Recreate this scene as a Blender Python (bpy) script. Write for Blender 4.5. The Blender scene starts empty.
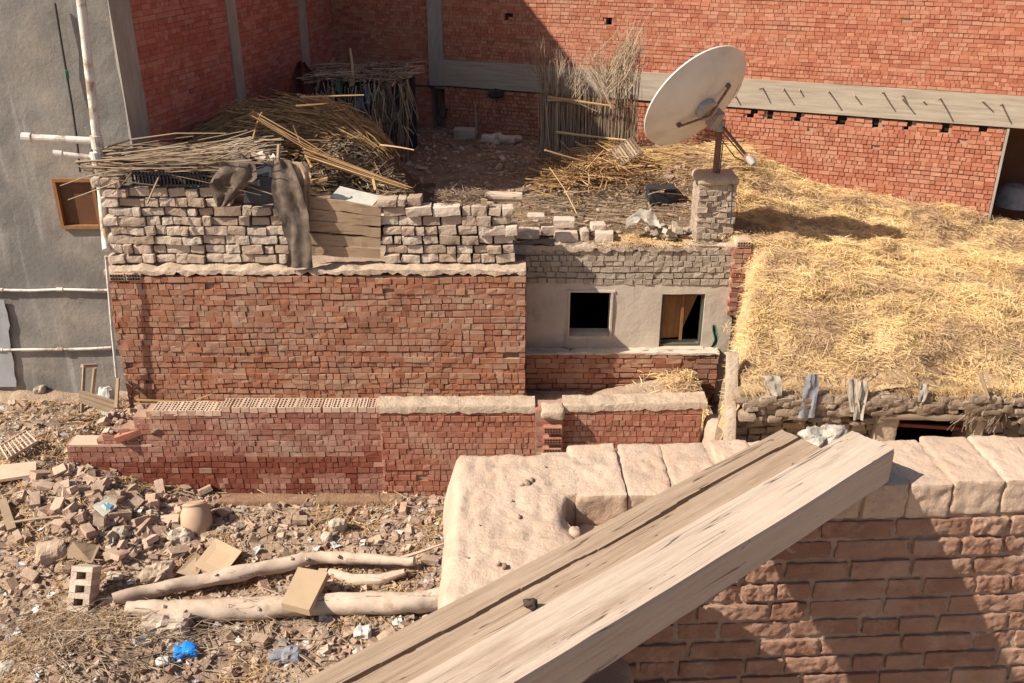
import bpy, bmesh, math, random
import numpy as np
from mathutils import Vector, Matrix, noise, Euler
random.seed(7); RS = np.random.RandomState(7)
C = bpy.context.scene
COL = C.collection
R = math.radians
U = random.uniform
# ------------------------------------------------------------------ camera
FPX = 960.0; PITCH = R(25)
cp, sp = math.cos(PITCH), math.sin(PITCH)
cam = bpy.data.objects.new('camera', bpy.data.cameras.new('camera')); COL.objects.link(cam)
cam.data.sensor_width = 36.0; cam.data.lens = FPX / 1024 * 36.0
cam.data.clip_start = 0.05; cam.data.clip_end = 600
cam.rotation_euler = (R(90) - PITCH, 0, 0)
C.camera = cam
def ray(px, py):
    a = (px - 512) / FPX; b = (341.5 - py) / FPX
    return Vector((a, cp + sp * b, -sp + cp * b))
def atY(px, py, Y):
    d = ray(px, py); return d * (Y / d.y)
def atZ(px, py, Z):
    d = ray(px, py); return d * (Z / d.z)
def onL(px, py, P, Q):                       # point of the view ray on the vertical plane through P, Q
    d = ray(px, py); n = Vector((-(Q[1] - P[1]), Q[0] - P[0], 0))
    return d * (n.dot(Vector((P[0], P[1], 0))) / n.dot(d))
def N(x, y=0, z=0, s=1.0): return noise.noise(Vector((x * s, y * s, z * s)))
def FB(x, y=0, z=0, s=1.0, o=3): return noise.fractal(Vector((x * s, y * s, z * s)), 0.9, 2.1, o)
# ------------------------------------------------------------------ materials
def pmat(name, cols, scale=4.0, island=0.6, rough=0.9, bump=0.4, bscale=60, bdist=0.01, dust=None, stretch=None, spec=0.2,
         stain=None, contrast=0.28, metal=0.0, coords='Object', speck=None):
    m = bpy.data.materials.new(name); m.use_nodes = True
    nt = m.node_tree; nd = nt.nodes; lk = nt.links
    b = nd['Principled BSDF']; b.inputs['Roughness'].default_value = rough; b.inputs['Metallic'].default_value = metal
    b.inputs['Specular IOR Level'].default_value = spec
    tc = nd.new('ShaderNodeTexCoord'); mp = nd.new('ShaderNodeMapping')
    lk.new(tc.outputs[coords], mp.inputs[0])
    if stretch: mp.inputs['Scale'].default_value = stretch
    no = nd.new('ShaderNodeTexNoise'); no.inputs['Scale'].default_value = scale; no.inputs['Detail'].default_value = 7
    no.inputs['Roughness'].default_value = 0.62
    lk.new(mp.outputs[0], no.inputs['Vector'])
    mr = nd.new('ShaderNodeMapRange'); mr.inputs[1].default_value = 0.5 - contrast; mr.inputs[2].default_value = 0.5 + contrast
    lk.new(no.outputs['Fac'], mr.inputs[0])
    fac = mr.outputs[0]
    if island > 0:
        ge = nd.new('ShaderNodeNewGeometry'); mx = nd.new('ShaderNodeMix'); mx.inputs[0].default_value = island
        lk.new(fac, mx.inputs[2]); lk.new(ge.outputs['Random Per Island'], mx.inputs[3]); fac = mx.outputs[0]
    cr = nd.new('ShaderNodeValToRGB'); el = cr.color_ramp.elements
    while len(el) < len(cols): el.new(0.5)
    for i, c in enumerate(cols):
        el[i].position = i / max(1, len(cols) - 1); el[i].color = (*c, 1)
    lk.new(fac, cr.inputs[0]); col = cr.outputs[0]
    def layer(col, c, amt, sc, lo, hi, st=None):
        n2 = nd.new('ShaderNodeTexNoise'); n2.inputs['Scale'].default_value = sc; n2.inputs['Detail'].default_value = 6
        n2.inputs['Roughness'].default_value = 0.65
        m2 = nd.new('ShaderNodeMapping'); lk.new(tc.outputs[coords], m2.inputs[0])
        m2.inputs['Location'].default_value = (3.1, 7.7, 1.3)
        if st: m2.inputs['Scale'].default_value = st
        lk.new(m2.outputs[0], n2.inputs['Vector'])
        r2 = nd.new('ShaderNodeMapRange'); r2.inputs[1].default_value = lo; r2.inputs[2].default_value = hi
        r2.inputs[4].default_value = amt; lk.new(n2.outputs['Fac'], r2.inputs[0])
        x = nd.new('ShaderNodeMix'); x.data_type = 'RGBA'; lk.new(r2.outputs[0], x.inputs[0])
        lk.new(col, x.inputs[6]); x.inputs[7].default_value = (*c, 1)
        return x.outputs[2]
    if dust: col = layer(col, *dust)
    if stain: col = layer(col, *stain)
    if speck: col = layer(col, *speck)
    lk.new(col, b.inputs['Base Color'])
    if bump > 0:
        n3 = nd.new('ShaderNodeTexNoise'); n3.inputs['Scale'].default_value = bscale; n3.inputs['Detail'].default_value = 8
        n3.inputs['Roughness'].default_value = 0.7
        lk.new(mp.outputs[0], n3.inputs['Vector'])
        bp = nd.new('ShaderNodeBump'); bp.inputs['Strength'].default_value = bump; bp.inputs['Distance'].default_value = bdist
        lk.new(n3.outputs['Fac'], bp.inputs['Height']); lk.new(bp.outputs[0], b.inputs['Normal'])
    return m
M = {}
DUST = (0.47, 0.36, 0.26)
M['brick_main'] = pmat('red_brown_brick', [(.17, .065, .045), (.30, .12, .07), (.40, .175, .10), (.36, .19, .125), (.46, .26, .17), (.30, .14, .095)], 5, .6, bump=.6, bscale=45,
                       dust=(DUST, .5, 1.6, .50, .74), stain=((.12, .06, .04), .5, 1.3, .54, .72))
M['brick_back'] = pmat('orange_red_brick', [(.27, .088, .052), (.37, .130, .076), (.42, .160, .095), (.47, .215, .135), (.34, .15, .10)], 3, .7, bump=.4, bscale=40,
                       dust=((.50, .33, .24), .4, .9, .52, .78))
M['brick_low'] = pmat('red_brick_low', [(.23, .09, .062), (.30, .125, .087), (.35, .165, .118), (.42, .235, .175)], 4, .7, bump=.5, bscale=45,
                      dust=(DUST, .7, 1.3, .48, .74), stain=((.24, .06, .03), .55, 1.1, .54, .66, (.5, 1, 2.2)))
M['brick_wet'] = pmat('dark_red_damp_brick', [(.20, .085, .045), (.29, .14, .08), (.37, .21, .13)], 5, .6, rough=.8, bump=.5, bscale=45,
                      dust=(DUST, .35, 2.5, .55, .8))
M['dung_shade'] = pmat('dung_darkened_for_shade', [(.06, .035, .02), (.12, .075, .045), (.18, .12, .075)], 6, 0, bump=1, bscale=20, bdist=.04)  # dung tone darkened for the shadowed gap under the reeds
M['brick_damp'] = pmat('damp_red_brick', [(.15, .040, .025), (.21, .062, .036), (.28, .105, .07)], 4, .6, rough=.8, bump=.4)
M['brick_right'] = pmat('orange_low_brick', [(.25, .09, .055), (.34, .13, .08), (.39, .165, .105), (.46, .245, .165)], 4, .7, bump=.5, dust=(DUST, .55, 1.3, .50, .74), stain=((.26, .065, .03), .6, .9, .52, .64))
M['brick_side'] = pmat('dull_red_brick', [(.28, .085, .06), (.38, .115, .08), (.42, .14, .10), (.46, .20, .15), (.33, .10, .08)], 4, .7, bump=.4, dust=((.36, .22, .17), .4, .9, .5, .7))
M['brick_wet2'] = pmat('reddish_earth', [(.20, .115, .07), (.28, .165, .10), (.36, .23, .15)], 9, 0, bump=1, bscale=30, bdist=.03)
M['tar'] = pmat('dark_brown_tar', [(.03, .02, .017), (.09, .06, .05)], 60, 0, rough=.6, bump=.6, bscale=150)
M['mortar'] = pmat('mud_mortar', [(.17, .10, .07), (.29, .19, .13), (.38, .27, .19)], 6, 0, bump=.8, bscale=30)
M['mortar_red'] = pmat('grey_red_mortar', [(.27, .15, .10), (.36, .22, .155), (.42, .29, .21)], 4, 0, bump=.7, bscale=30)
M['mud'] = pmat('dry_mud_coping', [(.38, .28, .195), (.49, .37, .27), (.58, .455, .34)], 8, 0, bump=1, bscale=22, bdist=.03)
M['mud_grey'] = pmat('grey_mudbrick', [(.29, .23, .17), (.40, .325, .245), (.50, .41, .32)], 5, .5, bump=.8, bscale=25, bdist=.02)
M['hollow'] = pmat('pinkish_hollow_brick', [(.44, .28, .20), (.54, .37, .27), (.62, .45, .34)], 6, .6, bump=.4)
M['dark'] = pmat('shade_black', [(.012, .010, .008), (.02, .016, .012)], 3, 0, bump=0)  # near-black colour stands in for the shade inside holes and rooms
M['stone'] = pmat('pale_limestone_block', [(.29, .21, .15), (.42, .315, .235), (.49, .385, .295), (.60, .50, .41), (.42, .28, .20)], 6, .75, bump=.8, bscale=28, bdist=.02,
                  dust=((.38, .29, .21), .6, 3, .5, .7))
M['plaster'] = pmat('grey_cement_plaster', [(.17, .155, .142), (.235, .215, .195), (.31, .285, .25)], 1.3, 0, bump=.5, bscale=14, bdist=.02,
                    stain=((.17, .16, .145), .6, .6, .5, .60), dust=((.38, .32, .26), .7, .8, .50, .68), speck=((.42, .40, .37), .5, 1.6, .58, .68, (3, 1, .25)))
M['plaster_room'] = pmat('beige_cement_plaster', [(.44, .365, .29), (.54, .45, .36), (.62, .52, .42)], 2.0, 0, bump=.5, bscale=16, bdist=.015,
                         stain=((.36, .30, .245), .6, 2.2, .54, .66), speck=((.30, .24, .19), .5, 3, .58, .70, (3, 1, .35)))
M['concrete'] = pmat('board_marked_concrete', [(.24, .195, .15), (.36, .30, .235), (.47, .395, .31)], 3, 0, bump=.5, bscale=20, stretch=(.5, .5, 9))
M['concrete_col'] = pmat('grey_concrete_column', [(.24, .21, .18), (.33, .29, .25), (.40, .36, .31)], 3, 0, bump=.5, bscale=20, stretch=(3, 3, .6))
M['white'] = pmat('pale_patch', [(.30, .30, .31), (.42, .42, .43)], 5, 0, bump=.2)
M['pipe'] = pmat('dirty_white_pipe', [(.50, .45, .38), (.68, .63, .56), (.76, .72, .66)], 5, 0, rough=.6, bump=.3, dust=((.30, .22, .155), .9, 3, .50, .60))
M['reed'] = pmat('dry_reed', [(.11, .06, .03), (.28, .155, .07), (.46, .28, .125), (.62, .43, .225)], 6, .85, bump=.2, rough=.75)
M['reed_old'] = pmat('grey_brown_reed', [(.12, .08, .05), (.24, .17, .115), (.36, .27, .185), (.48, .38, .27)], 6, .85, bump=.2)
M['straw'] = pmat('golden_straw', [(.42, .265, .12), (.66, .45, .20), (.79, .58, .29), (.87, .70, .42)], .8, .5, bump=0, rough=.7,
                  dust=((.43, .28, .165), .9, .9, .47, .60), contrast=.2)
M['straw_base'] = pmat('matted_straw', [(.36, .23, .125), (.56, .385, .21), (.72, .53, .30)], 9, 0, bump=1, bscale=50, bdist=.03)
M['ground'] = pmat('dusty_rubbish_soil', [(.25, .165, .11), (.36, .25, .175), (.45, .33, .235), (.52, .395, .295)], 3.5, 0, bump=1, bscale=18, bdist=.05)
M['terrace'] = pmat('dry_dung_and_dirt', [(.16, .11, .075), (.25, .18, .125), (.34, .255, .18)], 3, 0, bump=1, bscale=22, bdist=.04)
M['rubble'] = pmat('rubble_stone', [(.20, .13, .09), (.32, .215, .15), (.41, .29, .205), (.50, .37, .275), (.31, .15, .10)], 7, .85, bump=.8, bscale=35, bdist=.02)
M['rubble_brick'] = pmat('broken_brick', [(.24, .13, .09), (.34, .21, .15), (.42, .29, .21), (.32, .22, .16), (.46, .35, .27)], 7, .85, bump=.7, bscale=35, bdist=.02, dust=(DUST, .9, 4, .42, .60))
M['litter'] = pmat('pale_litter', [(.24, .19, .145), (.42, .36, .30), (.60, .56, .50), (.36, .38, .40), (.68, .66, .63)], 5, .9, rough=.5, bump=.2)
M['beam'] = pmat('weathered_timber', [(.40, .29, .215), (.48, .365, .275), (.54, .42, .325), (.58, .46, .36)], 7, 0, bump=1, bscale=22, bdist=.003,
                 stretch=(.30, 7, 7), stain=((.33, .225, .155), .75, 2.6, .53, .66, (.5, 3, 3)), dust=((.59, .465, .365), .6, 1.6, .48, .64), contrast=.3)
M['beam_brown'] = pmat('brown_weathered_timber', [(.22, .145, .095), (.33, .23, .155), (.40, .29, .205), (.47, .355, .26)], 7, 0, bump=1, bscale=22, bdist=.003,
                 stretch=(.30, 7, 7), stain=((.27, .175, .115), .6, 4, .54, .66, (.35, 5, 5)), dust=((.48, .36, .265), .4, 2.2, .50, .66), contrast=.3)
def add_cracks(m, sc=5.0, st_=(.16, 5, 5), wd_=.010, dark=(.07, .045, .03)):
    nt = m.node_tree; nd = nt.nodes; lk = nt.links; b = nd['Principled BSDF']; tc = [n for n in nd if n.type == 'TEX_COORD'][0]
    src = b.inputs['Base Color'].links[0].from_socket
    mp = nd.new('ShaderNodeMapping'); mp.inputs['Scale'].default_value = st_; lk.new(tc.outputs['Object'], mp.inputs[0])
    no = nd.new('ShaderNodeTexNoise'); no.inputs['Scale'].default_value = sc; no.inputs['Detail'].default_value = 3; lk.new(mp.outputs[0], no.inputs['Vector'])
    a = nd.new('ShaderNodeMath'); a.operation = 'SUBTRACT'; a.inputs[1].default_value = .5; lk.new(no.outputs['Fac'], a.inputs[0])
    c = nd.new('ShaderNodeMath'); c.operation = 'ABSOLUTE'; lk.new(a.outputs[0], c.inputs[0])
    n2 = nd.new('ShaderNodeTexNoise'); n2.inputs['Scale'].default_value = 3; lk.new(tc.outputs['Object'], n2.inputs['Vector'])
    w = nd.new('ShaderNodeMapRange'); w.inputs[1].default_value = .45; w.inputs[2].default_value = .62; w.inputs[3].default_value = .0001; w.inputs[4].default_value = wd_; lk.new(n2.outputs['Fac'], w.inputs[0])
    l = nd.new('ShaderNodeMath'); l.operation = 'DIVIDE'; lk.new(c.outputs[0], l.inputs[0]); lk.new(w.outputs[0], l.inputs[1])
    cl = nd.new('ShaderNodeMapRange'); cl.inputs[1].default_value = .3; cl.inputs[2].default_value = 1.0; cl.inputs[3].default_value = .85; cl.inputs[4].default_value = 0; lk.new(l.outputs[0], cl.inputs[0])
    x = nd.new('ShaderNodeMix'); x.data_type = 'RGBA'; lk.new(cl.outputs[0], x.inputs[0]); lk.new(src, x.inputs[6]); x.inputs[7].default_value = (*dark, 1)
    lk.new(x.outputs[2], b.inputs['Base Color'])
add_cracks(M['beam'], wd_=.010); add_cracks(M['beam_brown'], wd_=.014)
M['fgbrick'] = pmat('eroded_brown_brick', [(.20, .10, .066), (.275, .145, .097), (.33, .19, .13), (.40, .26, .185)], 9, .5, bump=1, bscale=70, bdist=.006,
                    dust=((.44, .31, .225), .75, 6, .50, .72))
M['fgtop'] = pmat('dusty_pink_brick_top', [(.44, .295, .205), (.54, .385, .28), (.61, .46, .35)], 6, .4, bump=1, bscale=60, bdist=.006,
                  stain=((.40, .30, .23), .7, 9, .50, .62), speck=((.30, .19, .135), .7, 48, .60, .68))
M['fgmud'] = pmat('pale_mud_plaster', [(.43, .305, .225), (.53, .39, .29), (.61, .47, .365)], 5, 0, bump=1, bscale=45, bdist=.008,
                  stain=((.47, .32, .235), .6, 7, .53, .66), speck=((.30, .20, .14), .7, 42, .62, .70))
M['fgmortar'] = pmat('brown_mud_mortar', [(.30, .205, .145), (.38, .27, .20), (.44, .33, .25)], 8, 0, bump=1, bscale=40, bdist=.012)
M['wood'] = pmat('old_wood', [(.20, .13, .08), (.33, .235, .155), (.44, .33, .235)], 6, .6, bump=.5, bscale=30)
M['darkwood'] = pmat('dark_green_grey_wood', [(.06, .07, .05), (.12, .12, .09)], 6, 0, bump=.3)
M['wood_orange'] = pmat('varnished_orange_wood', [(.17, .075, .03), (.27, .13, .055), (.38, .20, .10)], 4, .2, rough=.5, bump=.2, stretch=(5, 5, .7))
M['board'] = pmat('warped_brown_board', [(.24, .15, .09), (.36, .25, .16), (.46, .34, .24)], 4, .5, bump=.6, bscale=22, stretch=(.6, 1, 6), stain=((.16, .09, .05), .6, 6, .55, .66, (.5, 1, 4)))
M['log'] = pmat('bare_grey_log', [(.40, .29, .21), (.52, .40, .305), (.60, .48, .38)], 4, 0, bump=.6, bscale=20, dust=((.33, .23, .16), .7, 5, .55, .68))
M['card'] = pmat('cardboard', [(.42, .29, .18), (.52, .38, .25)], 4, .5, bump=.1)
M['clay'] = pmat('dusty_clay', [(.42, .27, .18), (.52, .37, .26)], 6, 0, bump=.3)
M['mud_brown'] = pmat('brown_mud_stone', [(.16, .11, .075), (.27, .19, .13), (.36, .265, .19), (.43, .33, .245)], 5, .6, bump=.9, bscale=25, bdist=.03)
M['crumpled'] = pmat('crumpled_dirty_paper', [(.08, .06, .045), (.30, .26, .21), (.50, .46, .40), (.62, .58, .52)], 30, 0, bump=.5, bscale=60)
M['mud_tan'] = pmat('tan_grey_mudbrick', [(.27, .20, .15), (.37, .29, .22), (.46, .37, .29)], 5, .5, bump=.9, bscale=25, bdist=.03, dust=((.50, .39, .29), .7, 3, .45, .65))
M['cloth_grey'] = pmat('grey_rag', [(.13, .13, .15), (.24, .23, .25), (.33, .31, .31)], 9, 0, bump=.6, bscale=40)
M['cloth_brown'] = pmat('brown_sacking', [(.06, .043, .033), (.14, .105, .08), (.25, .195, .15)], 9, 0, bump=.9, bscale=60)
M['cloth_white'] = pmat('dirty_white_rag', [(.27, .22, .17), (.40, .34, .275), (.52, .46, .39)], 8, 0, bump=.5)
M['sheet'] = pmat('faded_plastic_sheet', [(.42, .40, .33), (.58, .56, .48), (.66, .63, .56)], 5, 0, rough=.5, bump=.3)
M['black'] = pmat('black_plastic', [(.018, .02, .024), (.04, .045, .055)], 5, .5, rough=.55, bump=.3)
M['bluegrey'] = pmat('blue_grey_painted_board', [(.04, .045, .05), (.07, .075, .082), (.12, .12, .12)], 5, .3, bump=.4)
M['blue'] = pmat('blue_plastic', [(.01, .14, .55), (.02, .28, .80)], 8, 0, rough=.4, bump=.3)
M['green'] = pmat('green_plastic', [(.05, .12, .075), (.11, .20, .13)], 8, 0, rough=.5, bump=.3)
M['dish'] = pmat('dusty_white_paint', [(.55, .50, .44), (.67, .62, .56), (.72, .68, .62)], 2.5, 0, rough=.55, bump=.1, stain=((.42, .30, .20), .45, 2, .56, .7))
M['rust'] = pmat('rusty_steel', [(.12, .06, .04), (.20, .11, .075), (.28, .19, .14)], 12, 0, rough=.8, bump=.5)
M['steel'] = pmat('dull_grey_steel', [(.28, .25, .22), (.40, .36, .32)], 9, 0, rough=.6, bump=.2)
M['cable'] = pmat('dark_cable', [(.03, .03, .03), (.06, .055, .05)], 9, 0, bump=0)
M['brownwood'] = pmat('dark_red_brown_shutter', [(.10, .045, .025), (.17, .08, .045)], 4, 0, rough=.6, bump=.3)
M['redcloth'] = pmat('dark_red_cloth', [(.07, .02, .018), (.13, .035, .03)], 6, 0, bump=.6)
M['redpaint'] = pmat('red_painted_wood', [(.16, .04, .02), (.28, .09, .05)], 6, .3, bump=.3)
add_cracks(M['log'], 3.0, (.2, 1.5, 1.5), .010, (.16, .10, .07))
# ------------------------------------------------------------------ mesh builder
CUBE_F = [(0, 3, 2, 1), (4, 5, 6, 7), (0, 1, 5, 4), (1, 2, 6, 5), (2, 3, 7, 6), (3, 0, 4, 7)]
CUBE_V = np.array([(-.5, -.5, -.5), (.5, -.5, -.5), (.5, .5, -.5), (-.5, .5, -.5), (-.5, -.5, .5), (.5, -.5, .5), (.5, .5, .5), (-.5, .5, .5)])
class MB:
    def __init__(s): s.V = []; s.F = []; s.n = 0; s.mi = []
    def add(s, V, F, mi=0):
        s.V.extend(V); n = s.n; s.F.extend([tuple(i + n for i in f) for f in F]); s.mi.extend([mi] * len(F)); s.n += len(V)
    def box(s, c, size, rot=None, jit=0.0, mi=0):
        V = CUBE_V * np.array(size)
        if jit: V = V + RS.uniform(-jit, jit, V.shape)
        if rot is not None: V = V @ np.array(rot.to_3x3() if hasattr(rot, 'to_3x3') else rot).T
        V = V + np.array(c); s.add(V.tolist(), CUBE_F, mi)
    def tube(s, pts, rad, n=6, cap=True, mi=0):
        pts = [Vector(p) for p in pts]; k = len(pts)
        if not hasattr(rad, '__len__'): rad = [rad] * k
        V = []; F = []
        ref = None
        for i, p in enumerate(pts):
            t = (pts[min(i + 1, k - 1)] - pts[max(i - 1, 0)]).normalized()
            if ref is None: ref = t.orthogonal().normalized()
            a = (ref - t * ref.dot(t)).normalized(); b = t.cross(a); ref = a
            for j in range(n):
                th = 2 * math.pi * j / n; V.append(tuple(p + (a * math.cos(th) + b * math.sin(th)) * rad[i]))
        for i in range(k - 1):
            for j in range(n):
                j2 = (j + 1) % n; F.append((i * n + j, i * n + j2, (i + 1) * n + j2, (i + 1) * n + j))
        if cap: F.append(tuple(range(n))[::-1]); F.append(tuple((k - 1) * n + j for j in range(n)))
        s.add(V, F, mi)
    def lathe(s, prof, c, axis=None, n=24, mi=0):
        V = []; F = []; q = Vector((0, 0, 1)).rotation_difference(Vector(axis)) if axis is not None else None
        for r, z in prof:
            for j in range(n):
                th = 2 * math.pi * j / n; v = Vector((r * math.cos(th), r * math.sin(th), z))
                if q: v = q @ v
                V.append(tuple(v + Vector(c)))
        for i in range(len(prof) - 1):
            for j in range(n):
                j2 = (j + 1) % n; F.append((i * n + j, i * n + j2, (i + 1) * n + j2, (i + 1) * n + j))
        s.add(V, F, mi)
    def lump(s, c, size, rot=None, seg=(6, 3, 3), rnd=.25, amp=.006, fs=9.0, mi=0):
        """box with rounded, eroded edges"""
        sx, sy, sz = size; nx, ny, nz = seg; idx = {}; V = []; F = []
        Rm = rot.to_3x3() if rot is not None else None; c = Vector(c); so = U(0, 50)
        def vid(i, j, k):
            key = (i, j, k)
            if key in idx: return idx[key]
            p = Vector((i / nx * 2 - 1, j / ny * 2 - 1, k / nz * 2 - 1))
            r = rnd * min(sx, sy, sz)
            h = Vector((sx / 2, sy / 2, sz / 2)); q = Vector((p.x * h.x, p.y * h.y, p.z * h.z))
            inner = Vector([max(-h[a] + r, min(h[a] - r, q[a])) for a in range(3)])
            d = q - inner
            if d.length > 1e-9: q = inner + d.normalized() * r
            nn = (q - inner * .0).normalized()
            w = q + c
            q = q + nn * (FB(w.x + so, w.y, w.z, fs) * amp)
            if Rm is not None: q = Rm @ q
            idx[key] = len(V); V.append(tuple(q + c)); return idx[key]
        for k in (0, nz):
            for i in range(nx):
                for j in range(ny):
                    f = [vid(i, j, k), vid(i + 1, j, k), vid(i + 1, j + 1, k), vid(i, j + 1, k)]; F.append(tuple(f if k else f[::-1]))
        for j in (0, ny):
            for i in range(nx):
                for k in range(nz):
                    f = [vid(i, j, k), vid(i + 1, j, k), vid(i + 1, j, k + 1), vid(i, j, k + 1)]; F.append(tuple(f[::-1] if j else f))
        for i in (0, nx):
            for j in range(ny):
                for k in range(nz):
                    f = [vid(i, j, k), vid(i, j + 1, k), vid(i, j + 1, k + 1), vid(i, j, k + 1)]; F.append(tuple(f if i else f[::-1]))
        s.add(V, F, mi)
    def build(s, name, mats, parent=None, smooth=False, loc=None, rot=None, fixn=False):
        me = bpy.data.meshes.new(name); me.from_pydata(s.V, [], s.F)
        if not isinstance(mats, (list, tuple)): mats = [mats]
        for m in mats: me.materials.append(M[m] if isinstance(m, str) else m)
        if len(mats) > 1: me.polygons.foreach_set('material_index', s.mi)
        if smooth: me.polygons.foreach_set('use_smooth', [True] * len(me.polygons))
        if fixn:
            bm = bmesh.new(); bm.from_mesh(me); bmesh.ops.recalc_face_normals(bm, faces=bm.faces[:]); bm.to_mesh(me); bm.free()
        me.update()
        if smooth: me.set_sharp_from_angle(angle=R(36))
        o = bpy.data.objects.new(name, me); COL.objects.link(o)
        if parent: o.parent = parent
        if loc is not None: o.location = loc
        if rot is not None: o.rotation_euler = rot
        return o
def thing(name, label, cat, group=None, loc=(0, 0, 0), rot=(0, 0, 0)):
    o = bpy.data.objects.new(name, None); COL.objects.link(o); o.location = loc; o.rotation_euler = rot
    o.empty_display_size = .1
    o['label'] = label; o['category'] = cat
    if group: o['group'] = group
    return o
def tag(o, label, cat, group=None, kind=None):
    o['label'] = label; o['category'] = cat
    if group: o['group'] = group
    if kind: o['kind'] = kind
    return o
def st(o): o['kind'] = 'structure'; return o
# children of an Empty not at the origin: vertices are given in world space, so shift them back
def fix(root):
    """root is moved to its base point while its parts keep their world position"""
    inv = root.matrix_basis.inverted()
    for ch in [o for o in bpy.data.objects if o.parent == root]:
        if ch.type == 'MESH': ch.data.transform(inv)
    return root
def rest(root, p): root.location = p; bpy.context.view_layer.update(); return fix_all(root)
def fix_all(root):
    t = Matrix.Translation(-Vector(root.location))
    def go(o):
        for ch in [c for c in bpy.data.objects if c.parent == o]:
            if ch.type == 'MESH' and ch.data.users == 1: ch.data.transform(t)
            go(ch)
    go(root); return root
UP = Vector((0, 0, 1))
# ------------------------------------------------------------------ walls
def brick_wall(P, Q, z0, topf, bw=.12, bh=.07, gap=.010, depth=.10, jout=.008, mixs=.15, holes=(), mb=None, back=None, jit=.003, miss=.003,
               wob=.012, thick=.22, rowpat=None, slant=None, shrink=1.0, mif=None):
    """P->Q runs left to right as seen from the front; the front normal is to the right of P->Q ... (-Y side)"""
    mb = mb or MB(); back = back or MB()
    P = Vector((P[0], P[1], 0)); Q = Vector((Q[0], Q[1], 0)); L = (Q - P).length; u = (Q - P).normalized(); n = Vector((u.y, -u.x, 0))
    rot = np.array([[u.x, -n.x, 0], [u.y, -n.y, 0], [0, 0, 1]])
    tf = topf if callable(topf) else (lambda x: topf)
    r = 0; zmax = max(tf(i * L / 60) for i in range(61))
    while z0 + r * bh < zmax - bh * .3:
        z = z0 + r * bh
        pat = rowpat(r) if rowpat else (1.0 if U(0, 1) > mixs else 2.0)
        x = -U(0, bw * pat); ro = U(-1, 1) * jout * .8
        while x < L:
            w = bw * (pat if U(0, 1) > .14 else (3 - pat if pat in (1.0, 2.0) else pat)) * U(.84, 1.14)
            xa, xb = max(x, 0), min(x + w, L); x += w
            if xb - xa < .03: continue
            xc = (xa + xb) / 2; zc = z + bh / 2
            if zc > tf(xc): continue
            if any(a < xc < b and c < zc < d for a, b, c, d in holes): continue
            if U(0, 1) < miss: continue
            zz = zc + N(xc * .7, r * .35, 3.3) * wob
            o = ro + U(-.45, .45) * jout + N(xc * .9, zc * .8, 9) * jout
            c = P + u * xc + n * (o - depth / 2); c.z = zz
            mb.box(c, ((xb - xa) - gap * U(.5, 1.5), depth, (bh - gap * U(.6, 1.4)) * shrink), rot, jit, mi=(mif(xc, zc) if mif else 0))
        # recessed backing
        runs = []; step = .06; k = 0; cur = None
        while k * step < L:
            xc = k * step + step / 2; ok = (z + bh * .5 <= tf(min(xc, L))) and not any(a < xc < b and c < z + bh / 2 < d for a, b, c, d in holes)
            if ok and cur is None: cur = k * step
            if not ok and cur is not None: runs.append((cur, k * step)); cur = None
            k += 1
        if cur is not None: runs.append((cur, L))
        for a, b in runs:
            c = P + u * ((a + b) / 2) - n * (.010 + jout * 1.9 + thick / 2); c.z = z + bh / 2
            back.box(c, (b - a, thick, bh), rot)
        r += 1
    return mb, back
def sheet(P, Q, z0, z1, thick=.2, holes=(), step=.15, amp=.01, fs=1.5, topf=None, mb=None):
    """solid panel with openings and a slightly uneven front"""
    mb = mb or MB()
    P = Vector((P[0], P[1], 0)); Q = Vector((Q[0], Q[1], 0)); L = (Q - P).length; u = (Q - P).normalized(); n = Vector((u.y, -u.x, 0))
    def cuts(a, b, extra):
        k = max(1, round((b - a) / step)); s = set(round(a + (b - a) * i / k, 4) for i in range(k + 1))
        s = {v for v in s if all(abs(v - e) > step * .3 for e in extra) or v in (round(a, 4), round(b, 4))}
        return sorted(s | {round(e, 4) for e in extra})
    xs = cuts(0, L, [h[i] for h in holes for i in (0, 1)]); zs = cuts(z0, z1, [h[i] for h in holes for i in (2, 3)])
    ok = lambda i, j: 0 <= i < len(xs) - 1 and 0 <= j < len(zs) - 1 and not any(h[0] - 1e-6 <= (xs[i] + xs[i + 1]) / 2 <= h[1] and h[2] <= (zs[j] + zs[j + 1]) / 2 <= h[3] for h in holes)
    idx = {}; V = []; F = []
    def v(i, j, s):
        if (i, j, s) in idx: return idx[(i, j, s)]
        x, z = xs[i], zs[j]; zz = z
        if topf and j == len(zs) - 1: zz = topf(x)
        o = FB(x, z, 5.5, fs) * amp if s == 0 else -thick
        p = P + u * x + n * o; p.z = zz + (FB(x, z, 1.5, 3) * amp * .6)
        idx[(i, j, s)] = len(V); V.append(tuple(p)); return idx[(i, j, s)]
    for i in range(len(xs) - 1):
        for j in range(len(zs) - 1):
            if not ok(i, j): continue
            F.append((v(i, j, 0), v(i + 1, j, 0), v(i + 1, j + 1, 0), v(i, j + 1, 0)))
            F.append((v(i, j, 1), v(i, j + 1, 1), v(i + 1, j + 1, 1), v(i + 1, j, 1)))
            if not ok(i - 1, j): F.append((v(i, j, 0), v(i, j + 1, 0), v(i, j + 1, 1), v(i, j, 1)))
            if not ok(i + 1, j): F.append((v(i + 1, j, 0), v(i + 1, j, 1), v(i + 1, j + 1, 1), v(i + 1, j + 1, 0)))
            if not ok(i, j - 1): F.append((v(i, j, 0), v(i, j, 1), v(i + 1, j, 1), v(i + 1, j, 0)))
            if not ok(i, j + 1): F.append((v(i, j + 1, 0), v(i + 1, j + 1, 0), v(i + 1, j + 1, 1), v(i, j + 1, 1)))
    mb.add(V, F); return mb
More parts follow.
